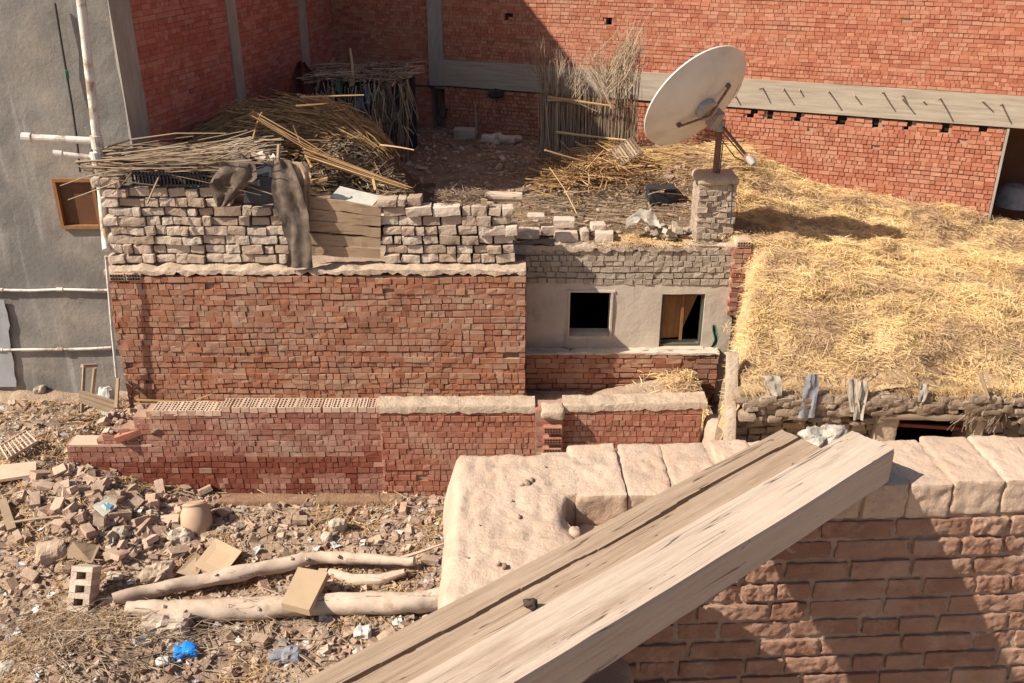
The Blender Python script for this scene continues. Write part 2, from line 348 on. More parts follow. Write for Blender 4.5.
def coping(P, Q, zt, w, h=.06, amp=.03, back=0.0, step=.05, mb=None, over=.01):
    """uneven mud capping along a wall top; P->Q is the front line"""
    mb = mb or MB(); P = Vector((P[0], P[1], 0)); Q = Vector((Q[0], Q[1], 0)); L = (Q - P).length; u = (Q - P).normalized(); n = Vector((u.y, -u.x, 0))
    k = max(2, int(L / .035)); m = 11; V = []; F = []; zf = zt if callable(zt) else (lambda x: zt)
    for i in range(k + 1):
        x = L * i / k
        for j in range(m):
            prof = [0, .80, .99, 1, 1, 1, 1, 1, .99, .8, 0][j]; off = [over, over, .0, -.025, -w * .2, -w * .4, -w * .6, -w * .8, -w + .03, -w, -w][j]
            lip = N(x * 2, 3, zf(x)) * .03 + N(x * 14, 5, 1) * .007
            p = P + u * x + n * (off + (lip if j < 5 else 0) + FB(x * 3 + j, j, zf(x), 2) * amp * .3)
            p.z = zf(x) - h + h * prof + (FB(x, j * .09, 2, 5) * amp * .8 + N(x * 20, j, 1) * amp * .15 if prof > 0 else FB(x, j, 6, 7) * amp * 1.2)
            V.append(tuple(p))
    for i in range(k):
        for j in range(m - 1): F.append((i * m + j, (i + 1) * m + j, (i + 1) * m + j + 1, i * m + j + 1))
    F.append(tuple(range(m))); F.append(tuple(k * m + j for j in range(m))[::-1])
    mb.add(V, F); return mb
def strips(n, posf, ln=(.1, .3), wd=.005, tilt=.25, dirf=None, mb=None, lift=.02, bend=.3):
    """loose straws: bent flat blades lying on a surface"""
    mb = mb or MB(); V = []; F = []; k = 0
    for _ in range(n):
        p = posf()
        if p is None: continue
        th = dirf(p) if dirf else U(0, 6.283); t = random.gauss(0, tilt); l = U(*ln); w = wd * U(.6, 1.5)
        ct = math.cos(t); dx, dy, dz = math.cos(th) * ct, math.sin(th) * ct, math.sin(t)
        th2 = th + random.gauss(0, bend); ex, ey = math.cos(th2) * ct, math.sin(th2) * ct
        sx, sy, sz = -dy * w, dx * w, random.uniform(-.7, .7) * w
        x, y, z = p; z += U(0, lift); h = l / 2
        a = (x - dx * h, y - dy * h, z - dz * h); b = (x, y, z + l * .04); c = (x + ex * h, y + ey * h, z + (dz + U(-.25, .1)) * h)
        for q, f in ((a, .6), (b, 1), (c, .3)):
            V.append((q[0] - sx * f, q[1] - sy * f, q[2] - sz * f)); V.append((q[0] + sx * f, q[1] + sy * f, q[2] + sz * f))
        F.append((k, k + 2, k + 3, k + 1)); F.append((k + 2, k + 4, k + 5, k + 3)); k += 6
    mb.add(V, F); return mb
def stick(mb, a, b, r=.008, bend=.03, n=5, seg=3, mi=0, taper=.6):
    a = Vector(a); b = Vector(b); L = (b - a).length; pts = []
    o = Vector((random.gauss(0, 1), random.gauss(0, 1), random.gauss(0, 1))) * bend * L
    for i in range(seg + 1):
        t = i / seg; pts.append(a.lerp(b, t) + o * (4 * t * (1 - t)) * .5)
    mb.tube(pts, [r * (1 - (1 - taper) * i / seg) for i in range(seg + 1)], n, mi=mi)
ICO = None
def rocks(n, posf, size=(.02, .08), mb=None, flat=.7, boxy=.4):
    mb = mb or MB()
    for _ in range(n):
        p = posf()
        if p is None: continue
        s = size[0] + (size[1] - size[0]) * U(0, 1) ** 2.6
        e = Euler((U(-.6, .6), U(-.6, .6), U(0, 6.3))).to_matrix()
        if U(0, 1) < boxy:
            mb.box((p[0], p[1], p[2] + s * .2), (s * U(.9, 1.9), s * U(.7, 1.1), s * U(.45, .8)), e, s * .07)
        else:
            V = []; 
            for i, (a, b) in enumerate(((0, -1), (5, -.5), (5, .5), (0, 1))):
                if a == 0: V.append(Vector((0, 0, b * U(.6, .9))))
                else:
                    for j in range(5):
                        th = (j + (.5 if i == 2 else 0)) * 1.2566; V.append(Vector((math.cos(th) * U(.65, 1.05), math.sin(th) * U(.65, 1.05), b * U(.7, 1.2))))
            F = [(0, 1 + (j + 1) % 5, 1 + j) for j in range(5)] + [(1 + j, 1 + (j + 1) % 5, 6 + j) for j in range(5)] + \
                [(1 + (j + 1) % 5, 6 + (j + 1) % 5, 6 + j) for j in range(5)] + [(11, 6 + j, 6 + (j + 1) % 5) for j in range(5)]
            sc = Vector((U(.8, 1.4), U(.7, 1.1), U(.5, .9) * flat * 1.2)) * s * .55
            mb.add([tuple(e @ Vector((v.x * sc.x, v.y * sc.y, v.z * sc.z)) + Vector((p[0], p[1], p[2] + s * .12))) for v in V], F)
    return mb
def grid(x0, x1, y0, y1, step, zf, mb=None, test=None):
    mb = mb or MB(); nx = int((x1 - x0) / step); ny = int((y1 - y0) / step); V = []; F = []
    for i in range(nx + 1):
        for j in range(ny + 1):
            x = x0 + (x1 - x0) * i / nx; y = y0 + (y1 - y0) * j / ny; V.append((x, y, zf(x, y)))
    for i in range(nx):
        for j in range(ny):
            a = i * (ny + 1) + j; f = (a, a + ny + 1, a + ny + 2, a + 1)
            if test is None or test(*V[a][:2]): F.append(f)
    mb.add(V, F); return mb
def cloth(name, mat, pts, wid, folds=3, amp=.03, parent=None, thick=.006, nu=14, axis=(1, 0, 0), nrm=(0, -1, 0), seed=0):
    """hanging rag: follows a centre line of points with given widths; folds ripple along the normal"""
    pts = [Vector(p) for p in pts]; k = len(pts); mb = MB(); ax = Vector(axis).normalized(); nn = Vector(nrm).normalized(); V = []; F = []
    nv = (k - 1) * 4 + 1
    def pt(t):
        i = min(int(t * (k - 1)), k - 2); f = t * (k - 1) - i
        return pts[i].lerp(pts[i + 1], f), wid[i] * (1 - f) + wid[i + 1] * f
    for s in (0, 1):
        for a in range(nv):
            c, w = pt(a / (nv - 1))
            for b in range(nu + 1):
                t = b / nu - .5
                V.append(tuple(c + ax * (t * w + FB(a * .3, b * .3, seed, .8) * w * .12) + nn * (math.sin(t * folds * 6.28 + FB(a * .2, seed, 1, 1) * 3 + seed) * amp * .55 + FB(a * .3, b * .16, seed + 4, 1) * amp * 1.7 - s * thick)))
    m = nu + 1; off = nv * m
    for a in range(nv - 1):
        for b in range(nu):
            f = (a * m + b, a * m + b + 1, (a + 1) * m + b + 1, (a + 1) * m + b)
            F.append(f[::-1]); F.append(tuple(i + off for i in f))
    for a in range(nv - 1):
        for b in (0, nu): F.append((a * m + b, (a + 1) * m + b, (a + 1) * m + b + off, a * m + b + off))
    for b in range(nu):
        for a in (0, nv - 1): F.append((a * m + b, a * m + b + 1, a * m + b + 1 + off, a * m + b + off))
    mb.add(V, F); return mb.build(name, mat, parent, smooth=True)
# ================================================================== GROUND
def gz(x, y):
    z = -7.45
    z += .62 * math.exp(-(((x + 6.6) / 1.5) ** 2 + ((y - 11.0) / 1.6) ** 2))
    z += .30 * math.exp(-(((x + 5.3) / .9) ** 2 + ((y - 9.7) / .9) ** 2))
    z += .25 * math.exp(-(((x + 4.6) / 1.2) ** 2 + ((y - 7.6) / .8) ** 2))
    z += FB(x, y, 0, .8) * .09 + FB(x, y, 4, 3.0) * .035
    z += abs(N(x, y, 7, 7)) * .03
    return z
st(grid(-80, 80, -60, 120, 8, lambda x, y: -7.62).build('ground_far', 'ground'))
gnd = st(grid(-12, 8, 5.0, 15.5, .06, gz).build('ground', 'ground', smooth=True))
def yard():
    while True:
        x, y = U(-8.5, 1.2), U(6.6, 13.6)
        if y > 10.95 and x > -5.6: continue
        return x, y, gz(x, y)
tag(rocks(16000, yard, (.012, .10), boxy=.3).build('rubble', 'rubble'), 'small brown stones and earth clods covering the rubbish yard', 'rubble', kind='stuff')
def heap():
    while True:
        if U(0, 1) < .8: x = random.gauss(-5.0, .65); y = random.gauss(10.1, .42)
        else: x = U(-7.5, -3.0); y = U(8.6, 10.6)
        if (y > 10.72 and x > -6.05) or x > -3.4: continue
        return x, y, gz(x, y)
tag(rocks(1200, heap, (.03, .17), boxy=.3).build('brick_rubble', 'rubble_brick'), 'dusty broken brick rubble heaped at the low wall left end', 'rubble', kind='stuff')
def lit():
    x, y, z = yard(); return x, y, z + .03
mb = MB()
for _ in range(1300):
    x, y, z = lit(); s = .012 + .06 * U(0, 1) ** 2.6
    e = Euler((U(-.6, .6), U(-.6, .6), U(0, 6))).to_matrix()
    V = [e @ Vector((a * s * U(.6, 1.3), b * s * U(.5, 1.1), U(-.3, .3) * s)) + Vector((x, y, z)) for a, b in ((-1, -1), (0, -1.1), (1, -1), (1, 1), (0, .9), (-1, 1))]
    mb.add([tuple(v) for v in V], [(0, 1, 4, 5), (1, 2, 3, 4)])
tag(mb.build('litter', 'litter'), 'scraps of pale paper and plastic scattered over the yard', 'litter', kind='stuff')
mb = MB()
for _ in range(2300):
    x, y, z = yard(); a = U(0, 6.3); l = U(.05, .4); d = Vector((math.cos(a), math.sin(a), U(-.15, .15))) * l / 2; c = Vector((x, y, z + .045))
    stick(mb, c - d, c + d, U(.003, .009), .05, 4, 2)
tag(mb.build('twigs', 'reed_old'), 'dry twigs and stalk pieces strewn over the yard', 'twigs', kind='stuff')
def yard2():
    x, y, z = yard()
    if FB(x, y, 2, .9) < -.05: return None
    return x, y, z + .02
tag(strips(24000, yard2, (.05, .22), .005, .25).build('chaff', 'reed'), 'loose dry stalks and chaff strewn over the rubbish yard', 'chaff', kind='stuff')
# palm debris at lower left
mb = MB()
for _ in range(600):
    cx, cy, a0 = random.choice([(-4.7, 7.9, .5), (-4.1, 8.0, -.2), (-5.2, 8.4, .9), (-4.6, 7.6, 2.6), (-5.0, 7.8, 1.4), (-3.3, 8.15, .1)])
    a = a0 + random.gauss(0, .35); l = U(.2, .6); x = cx + random.gauss(0, .42); y = cy + random.gauss(0, .26); z = gz(x, y) + U(.02, .13)
    d = Vector((math.cos(a), math.sin(a), random.gauss(-.05, .2))) * l / 2; stick(mb, Vector((x, y, z)) - d, Vector((x, y, z)) + d, U(.003, .007), .12, 3, 2, taper=.2)
tag(mb.build('palm_debris', 'reed_old'), 'matted dry palm leaves at the bottom left of the yard', 'palm leaves', kind='stuff')
# ================================================================== GREY BUILDING on the left
GC = (atY(118, 70, 13.95).x, 13.95); BC = (-3.72, 20.9)               # its front right corner, and the corner with the far building
GT = 2.75
g = thing('grey_building', 'grey plastered building at left with a shaded brick side wall', 'building')
wz = (atY(56, 228, 13.95).z, atY(56, 178, 13.95).z); wx0 = atY(57, 200, 13.95).x
H0 = wx0 + 14.0
sheet((-14, 13.95), GC, -7.9, GT, .25, [(H0, H0 + .62, wz[0], wz[1])], .25, .012).build('wall', 'plaster', g)
f = MB()
for (cx, cz, sx, sz) in ((wx0 + .025, (wz[0] + wz[1]) / 2, .05, wz[1] - wz[0]), (wx0 + .595, (wz[0] + wz[1]) / 2, .05, wz[1] - wz[0]),
                         (wx0 + .31, wz[0] + .025, .52, .05), (wx0 + .31, wz[1] - .025, .52, .05)): f.box((cx, 13.96, cz), (sx, .12, sz))
wf = f.build('window', 'wood_orange', g); s_ = MB(); s_.box((wx0 + .31, 13.99, (wz[0] + wz[1]) / 2), (.51, .03, wz[1] - wz[0] - .11)); s_.build('shutter', 'brownwood', wf)
# corner column and plain band
u2 = (Vector((BC[0], BC[1], 0)) - Vector((GC[0], GC[1], 0))).normalized(); n2 = Vector((u2.y, -u2.x, 0))
ang = math.atan2(u2.y, u2.x); RZ = Matrix.Rotation(ang, 3, 'Z')
Ls = (Vector(BC) - Vector(GC)).length
def ongrey(px, py=40): 
    q = onL(px, py, GC, BC); return (Vector((q.x, q.y)) - Vector(GC)).length
cw = ongrey(137, 60)
mb = MB(); c = Vector((GC[0], GC[1], 0)) + u2 * (cw / 2) - n2 * .12
mb.box((c.x, c.y, (GT - 7.9) / 2), (cw, .30, GT + 7.9), RZ); mb.build('corner_column', 'concrete_col', g)
bk, bb = brick_wall((Vector(GC) + u2.to_2d() * cw), BC, -4.9, GT, .12, .080, .008, .1, .004, .7, wob=.02, miss=.004)
bk.build('brick_wall', 'brick_side', g); bb.build('mortar', 'mortar_red', g)
for px in (234, 304):
    t = ongrey(px); w = .30; c = Vector((GC[0], GC[1], 0)) + u2 * t + n2 * (.015 - .1)
    mb = MB(); mb.box((c.x, c.y, (GT - 4.9) / 2), (w, .22, GT + 4.9), RZ); mb.build('pilaster', 'concrete_col', g)
# paler ragged patch laid over the grey wall as a thin sheet
mb = MB()
def pale_sheet(poly, y=13.905):
    V = []; F = []; 
    k = 14; (xa0, za), (xa1, _), (xb0, zb), (xb1, _) = poly
    for i in range(k + 1):
        t = i / k; l = xa0 * (1 - t) + xb0 * t + FB(t * 4, xa0, 1, 1) * .05; r = xa1 * (1 - t) + xb1 * t + FB(t * 4, xa1, 5, 1) * .06; z = za * (1 - t) + zb * t
        for s in (0, .012): V += [(l, y + s, z), (r, y + s, z)]
    for i in range(k):
        a = i * 4; F += [(a, a + 1, a + 5, a + 4), (a + 2, a + 6, a + 7, a + 3), (a, a + 4, a + 6, a + 2), (a + 1, a + 3, a + 7, a + 5)]
    mb.add(V, F)
def q(px, py): v = atY(px, py, 13.9); return (v.x, v.z)
a, b_, c_, d_ = q(-40, 387), q(17, 387), q(-40, 300), q(4, 300); pale_sheet([a, b_, c_, d_])
mb.build('pale_patch', 'white', g)
# far walls of the grey building for a sideways look
mb = MB(); mb.box((-9.8, 20, -2.5), (8.1, 11.2, 10.3)); mb.box((-9.8, 17.4, GT + .06), (8.1, 7.0, .1))
# ================================================================== pipes, cable on the grey building
p = thing('drain_pipe', 'white drain pipe standing at the grey wall corner with two side branches', 'pipe')
top = atY(81, 0, 13.55); 
pts = [atY(79, -40, 13.55), atY(81, 0, 13.55), atY(97, 140, 13.50), atY(104, 228, 13.45), atY(109, 262, 12.86), atY(114, 330, 12.86), atY(119, 396, 12.86)]
pts = [Vector((-5.57, 13.7, 2.7))] + [v for v in pts[1:4]]
mb = MB(); mb.tube(pts + [atY(106, 250, 13.2)], [.062, .062, .062, .05, .05], 14)
mb.build('upright', 'pipe', p, smooth=True)
mb = MB(); mb.tube([atY(106, 256, 12.86), atY(112, 330, 12.86), atY(118, 392, 12.86)], .022, 8); mb.build('thin_pipe', 'pipe', p, smooth=True)
for (x0, y0, x1, y1, r, l) in ((22, 137, 97, 141, .05, 1), (53, 153, 97, 158, .036, 1)):
    mb = MB(); a = atY(x0, y0, 13.4); b_ = atY(x1, y1, 13.5); mb.tube([a, b_], r, 12); mb.tube([a, a + (b_ - a).normalized() * .12], r * 1.3, 12)
    mb.build('branch_pipe', 'pipe', p, smooth=False)
for (x, y) in ((97, 142), (97, 158)):
    mb = MB(); v = atY(x, y, 13.5); mb.tube([v - Vector((0, 0, .09)), v + Vector((0, 0, .09))], .085, 14); mb.build('collar', 'pipe', p, smooth=False)
rest(p, pts[3])
for i, (y0, y1, lab) in enumerate(((290, 290, 'thin pale pipe running level across the grey wall, the upper one'), (351, 348, 'thin pale pipe running level across the grey wall, just above the rubble'))):
    mb = MB(); P0 = [atY(px, y0 + (y1 - y0) * (px + 60) / 170, 13.91) for px in (-60, 0, 30, 60, 90, 112)]
    for v in P0: v.z += U(-.01, .01)
    mb.tube(P0, .022, 8)
    for k in (1, 3): mb.tube([P0[k] - Vector((.05, 0, 0)), P0[k] + Vector((.05, 0, 0))], .032, 8)
    tag(mb.build('wall_pipe', 'pipe', smooth=True), lab, 'pipe', 'thin pipes on the grey wall')
c = thing('cable', 'black cable hanging down the upper grey wall with a green joint', 'cable')
mb = MB(); mb.tube([atY(55, 3, 13.88), atY(61, 40, 13.87), atY(66, 70, 13.88), atY(72, 105, 13.86), atY(77, 140, 13.88), atY(80, 172, 13.88)], .016, 6); mb.build('wire', 'cable', c, smooth=True)
mb = MB(); mb.tube([atY(66, 70, 13.86), atY(67, 78, 13.86)], .032, 8); mb.build('joint', 'green', c); rest(c, atY(55, 3, 13.88))
# ================================================================== FAR BRICK BUILDING
BA = Vector((BC[0], BC[1])); u3 = Vector((1, -.4)).normalized(); BD = BA + u3 * 13.3
b = thing('brick_building', 'large unfinished red brick building across the back with a concrete band', 'building')
def onback(px, py): 
    v = onL(px, py, BA, BD); return (Vector((v.x, v.y)) - BA).dot(u3), v.z
bz1 = -3.02; bz0 = -3.54                              # band top and bottom
uL = onback(443, 75)[0]; uR = onback(1011, 110)[0]
u3v = Vector((u3.x, u3.y, 0)); n3 = Vector((u3.y, -u3.x, 0)); R3 = Matrix.Rotation(math.atan2(u3.y, u3.x), 3, 'Z')
hl = [onback(x, y) for x, y in ((753, 107), (773, 108), (799, 110), (843, 113), (877, 117), (910, 119), (946, 122), (984, 126))]
holes = [(h[0] - .08, h[0] + .06, bz0 - .15, bz0 - .0) for h in hl]
def span(a, c_): return BA + u3 * a, BA + u3 * c_
hs = [onback(508, 16), onback(608, 21)]
uC = onback(429, 40)[0]; uC2 = onback(443, 40)[0]
P_, Q_ = span(-.3, uC); m1, k1 = brick_wall(P_, Q_, -4.9, 2.9, .078, .067, .007, .1, .005, .8, wob=.02, miss=.002)
P_, Q_ = span(uC2, 20); m1, k1 = brick_wall(P_, Q_, bz1, 2.9, .078, .067, .007, .1, .005, .8, wob=.02, miss=.001, mb=m1, back=k1,
    holes=[(h[0] - uC2 - .08, h[0] - uC2 + .08, h[1] - .05, h[1] + .05) for h in hs])
P_, Q_ = span(uC2, uR); m1, k1 = brick_wall(P_, Q_, -5.7, bz0, .088, .076, .011, .1, .012, .25, wob=.02, miss=.006, mb=m1, back=k1,
    holes=[(h[0] - uC2, h[1] - uC2, h[2], h[3]) for h in holes], rowpat=lambda r: 1.0 if r % 5 == 0 else random.choice([1.0, 1.6, 2.0]))
m1.build('brick_wall', 'brick_back', b); k1.build('mortar', 'mortar_red', b)
mb = MB(); v = BA + u3 * ((uL + 20) / 2); mb.box((v.x + n3.x * -.08, v.y + n3.y * -.08, (bz0 + bz1) / 2), (20 - uL, .24, bz1 - bz0 - .004), R3); mb.build('concrete_band', 'concrete', b)
mb = MB(); v = BA + u3 * ((uC + uC2) / 2); mb.box((v.x - n3.x * .07, v.y - n3.y * .07, (3 - 3.6) / 2 - .0), (uC2 - uC, .24, 6.6), R3); mb.build('column', 'concrete_col', b)
# timber stubs and rods sticking out of the band
for (x0, y0, x1, y1) in ((764, 88, 780, 100), (784, 88, 789, 91), (800, 88, 809, 85), (829, 92, 843, 110), (852, 92, 872, 107), (885, 93, 895, 108), (902, 99, 912, 118), (921, 100, 937, 122),
                         (941, 99, 946, 106), (981, 101, 1000, 128), (737, 96, 744, 103), (1003, 104, 1008, 108), (905, 97, 903, 101)):
    h, z = onback(x0, y0); a = BA + u3 * h; a = Vector((a.x, a.y, z)); h2, z2 = onback(x1, y1)
    mb = MB(); e = a + n3 * U(.10, .34) + Vector((U(-.08, .1), 0, U(-.05, .06))); stick(mb, a - n3 * .02, e, .016, .05, 5, 3, taper=.8); mb.build('timber_stub', 'wood', b)
# near-black blocks painted as shade in the putlog holes, then a closing core
for hh in holes:
    mb = MB(); v = BA + u3 * ((hh[0] + hh[1]) / 2); mb.box((v.x - n3.x * .09, v.y - n3.y * .09, bz0 - .075), (.15, .10, .13), R3, .01); mb.build('putlog_shade', 'dark', b)
core = MB(); v = BA + u3 * (uR / 2) - Vector((n3.x, n3.y)) * .9; core.box((v.x, v.y, -1.4), (uR + .0, 1.1, 8.6), R3)
v = BA + u3 * 16 - Vector((n3.x, n3.y)) * .9; core.box((v.x, v.y, -.1), (8, 1.1, 5.8), R3); core.build('core', 'mortar_red', b)
# right hand doorway, beyond the end of the wall
mb = MB(); v = BA + u3 * (uR + .02) - Vector((n3.x, n3.y)) * .3; mb.box((v.x, v.y, (bz0 - 5.7) / 2 - .01), (.035, .75, 5.7 + bz0 - .03), R3); mb.build('door_jamb', 'concrete_col', b)
mb = MB(); v = BA + u3 * (uR + 2.0) - Vector((n3.x, n3.y)) * 1.6; mb.box((v.x, v.y, -4.6), (4, .1, 2.2), R3); mb.build('inner_wall', 'brownwood', b)
mb = MB(); v = BA + u3 * (uR + .30) + Vector((n3.x, n3.y)) * .05; mb.box((v.x, v.y, bz0 - .16), (.5, .1, .26), R3); 
v = BA + u3 * (uR + .45) - Vector((n3.x, n3.y)) * .8
mb = MB(); mb.lathe([(0, .40), (.2, .36), (.30, .25), (.33, 0)], (v.x + .05, v.y + .1, -5.1), n=16)
tag(mb.build('fodder_sack', 'cloth_grey', smooth=True), 'grey full sack standing in the dark doorway at far right', 'sack')
# shadow-proof end return of wall: second house behind opening
mb = MB(); v = BA + u3 * (uR + 2.1); 
# ================================================================== TERRACE (dirt roof)
def tz(x, y):
    t = max(0, min(1, (y - 14) / 3.0)); z = -4.80 + .36 * t
    z += FB(x, y, 1, 1.0) * .05 + FB(x, y, 3, 4) * .025
    z += .30 * math.exp(-(((x - 2.6) / 1.1) ** 2 + ((y - 16.0) / .8) ** 2))
    return z
def backY(x): return BA.y + (x - BA.x) * (-.4)
ter = st(grid(-5.9, 4.2, 13.7, 21.2, .08, tz, test=lambda x, y: x < 3.42 + .25 * N(y * 1.3, 1, 1) or y > backY(x) + .3).build('terrace', 'terrace', smooth=True))
def tp():
    while True:
        x, y = U(-3, 3.4), U(14.1, 20)
        if y < backY(x) - .1: return x, y, tz(x, y)
tag(rocks(1800, tp, (.02, .10)).build('terrace_debris', 'rubble'), 'small stones and dung clods lying on the dirt roof', 'debris', kind='stuff')
def tp2():
    x, y, z = tp()
    w = math.exp(-(((x - .2) / .8) ** 2 + ((y - 17.0) / .7) ** 2)) + math.exp(-(((x - 2.3) / 1.5) ** 2 + ((y - 15.8) / 1.0) ** 2)) + .3
    return (x, y, z + .01) if U(0, 1) < w else None
tag(strips(15000, tp2, (.06, .28), .004, .15).build('loose_straw', 'reed'), 'thin scatter of loose straw over the dirt roof', 'straw', kind='stuff')
mb = MB()
for _ in range(300):
    x, y = U(0.2, 3.0), U(14.3, 15.6); z = tz(x, y) + .03; l = U(.2, .9); a = random.gauss(0, .4); d = Vector((math.cos(a), math.sin(a), 0)) * l / 2
    stick(mb, Vector((x, y, z)) - d, Vector((x, y, z)) + d, U(.004, .009), .03, 4, 2)
tag(mb.build('reed_scatter', 'reed_old'), 'flat grey reeds lying across the dirt roof behind the loose blocks', 'reeds', kind='stuff')
# ================================================================== MAIN BRICK WALL
w = thing('brick_wall', 'tall rough red brown brick wall below the pale block wall', 'wall')
MX0, MX1 = -5.90, .20
def maintop(x): return -4.99 + FB(x, 0, 0, 1.2) * .02
def rp(r): return 1.0 if r % 2 == 0 or r % 7 == 3 else random.choice([1.0, 1.35])
m1, k1 = brick_wall((MX0, 13.0), (MX1, 13.0), -7.6, maintop, .118, .092, .009, .14, .012, .25, jit=.005, miss=.006, wob=.05, thick=.4, rowpat=rp)
m2, k1 = brick_wall((MX1, 13.05), (MX1, 13.8), -7.6, lambda x: -4.99, .14, .094, .013, .12, .02, .3, jit=.006, mb=m1, back=k1)
m1.build('bricks', 'brick_main', w); k1.build('mortar', 'mortar', w)
cpg = coping((MX0, 13.0), (MX1, 13.0), -4.93, .40, .06, .05); cpg.build('mud_coping', 'mud', w, smooth=True)
mb = MB()
for x in (-5.72, -5.48):
    mb.box((x, 13.04, -5.03), (.22, .12, .11), None, .003)
hb = mb.build('hollow_brick', 'hollow', w); mb = MB()
for x in (-5.72, -5.48):
    for i in range(5):
        for j in range(2): mb.box((x - .08 + i * .04, 12.977, -5.055 + j * .05), (.024, .01, .03))
mb.build('holes', 'dark', hb)  # black chips painted as the shade in the brick's openings
# ================================================================== PALE BLOCK WALL on the ledge
w = thing('block_wall', 'dry stacked wall of pale stone blocks on top of the brick wall', 'wall')
mb = MB(); bk = MB()
YS = 13.25
def blocks(px0, px1, ztop, rows=8, z0=-4.90, bh=.142):
    x0 = atY(px0, 245, YS).x; x1 = atY(px1, 245, YS).x
    for r in range(rows):
        x = x0 + U(-.05, .05) + (r % 2) * .08; z = z0 + r * bh
        while x < x1 - .05:
            wdt = random.choice([.14, .20, .24, .27, .32, .38]) * U(.9, 1.1)
            if x + wdt > x1 + .08: wdt = max(.12, x1 - x)
            hh = (bh - .004) * U(.78, 1.0); zc = z + hh / 2 + U(0, .004)
            if zc < ztop(x + wdt / 2):
                mb.lump((x + wdt / 2, YS + .11 + U(-.045, .03), zc), (wdt - U(.006, .03), .24, hh), Matrix.Rotation(U(-.10, .10), 3, 'Y') @ Matrix.Rotation(U(-.08, .08), 3, 'Z'), (5, 3, 3), U(.05, .11), .016, 7)
            x += wdt
    bk.box(((x0 + x1) / 2, YS + .28, z0 + rows * bh * .38), (x1 - x0 - .1, .12, rows * bh * .74))
blocks(106, 286, lambda x: -3.60 if x < -5.55 else (-3.78 if x < -3.97 else -4.02), 9)
blocks(380, 514, lambda x: -4.02 + .05 * math.sin(x * 3) if x < -.35 else -4.1, 7)
mb.build('blocks', 'stone', w); bk.build('fill', 'mortar', w)
# back-up wall to floor behind the blocks
# ------------- things on and in the block wall
def board_thing(name, label, cat, quad, Y, mat, n=4, th=.03, grp=None, lean=0):
    t = thing(name, label, cat, grp); (xl, yt), (xr, yt2), (xr2, yb2), (xl2, yb) = quad
    for i in range(n):
        f0, f1 = i / n, (i + 1) / n - .02
        A = atY(xl + (xl2 - xl) * f0, yt + (yb - yt) * f0, Y + lean * f0); B = atY(xr + (xr2 - xr) * f0, yt2 + (yb2 - yt2) * f0, Y + lean * f0)
        Cc = atY(xr + (xr2 - xr) * f1, yt2 + (yb2 - yt2) * f1, Y + lean * f1); D = atY(xl + (xl2 - xl) * f1, yt + (yb - yt) * f1, Y + lean * f1)
        k = 8; V = []; F = []
        for s in (0, th):
            for j in range(k + 1):
                t_ = j / k; a = A.lerp(B, t_); d = D.lerp(Cc, t_); wv = FB(t_ * 2, i * 3.1, 0, 1) * .03; wz_ = FB(t_ * 3, i * 2.2, 9, 1) * .02
                V.append((a.x, a.y + s + wv, a.z + wz_)); V.append((d.x, d.y + s + wv * .6, d.z + wz_))
        m = (k + 1) * 2
        for j in range(k):
            a = j * 2; F += [(a, a + 1, a + 3, a + 2), (a + m, a + 2 + m, a + 3 + m, a + 1 + m), (a, a + 2, a + 2 + m, a + m), (a + 1, a + 1 + m, a + 3 + m, a + 3)]
        F += [(0, m, m + 1, 1), (m - 2, m - 1, 2 * m - 1, 2 * m - 2)]
        mb = MB(); mb.add(V, F); mb.build('plank', mat, t)
    return rest(t, atY((xl2 + xr2) / 2, (yb + yb2) / 2, Y))
board_thing('wooden_door', 'warped brown plank door closing the gap in the block wall', 'door', [(306, 196), (381, 207), (380, 259), (306, 257)], 13.22, 'board', 5)
board_thing('painted_board', 'dark blue grey boards above the blocks beside the hanging sack', 'board', [(243, 162), (280, 164), (282, 205), (244, 204)], 13.24, 'bluegrey', 3)
mb = MB(); 
for i in range(22):
    x = 133 + i * 3.5; a = atY(x, 173, 13.22); c = atY(x, 185, 13.22); mb.box((a + c) / 2, (.012, .05, (a - c).length + .03))
a = atY(130, 185, 13.22); c = atY(210, 185, 13.22); mb.box((a + c) / 2, (c.x - a.x, .05, .02)); a.z += .16; c.z += .16; mb.box((a + c) / 2, (c.x - a.x, .05, .02))
tag(mb.build('grille', 'black'), 'low dark barred grille set between blocks and reeds', 'grille')
tag(cloth('hanging_sack', 'cloth_brown', [atY(237, 162, 13.12), atY(234, 178, 13.08), atY(227, 193, 13.1), atY(221, 207, 13.1)], [.50, .60, .42, .12], 2, .03), 'frayed brown sacking draped from the reeds over the left blocks', 'sack')
tag(cloth('hanging_rag', 'cloth_brown', [atY(281, 160, 13.2), atY(287, 186, 13.1), atY(293, 215, 13.08), atY(298, 240, 13.02), atY(300, 268, 12.95)], [.24, .46, .44, .34, .34], 2, .022, seed=3), 'long dark brown rag hanging down beside the plank door', 'rag')
tag(cloth('cloth_strip', 'board', [atY(296, 162, 13.22), atY(302, 176, 13.2), atY(304, 205, 13.2), atY(305, 224, 13.2)], [.24, .26, .20, .10], 2, .03, seed=6), 'pale tan cloth strip between the dark rag and the plank door', 'cloth')
tag(cloth('straw_tuft_cloth', 'cloth_brown', [atY(222, 156, 13.6), atY(236, 154, 13.4), atY(249, 162, 13.3)], [.34, .4, .2], 2, .05, axis=(0, 1, .3), nrm=(0, 0, 1), seed=8), 'crumpled brown cloth on the reeds above the hanging sack', 'cloth')
tag(cloth('pale_bundle', 'log', [atY(240, 163, 13.5), atY(252, 153, 13.5), atY(266, 156, 13.5), atY(275, 161, 13.5)], [.14, .2, .2, .1], 1, .05, axis=(0, 1, .2), nrm=(0, 0, 1), seed=12), 'rolled pale cloth lying on the reeds above the dark boards', 'cloth')
a = atY(340, 190, 13.6)
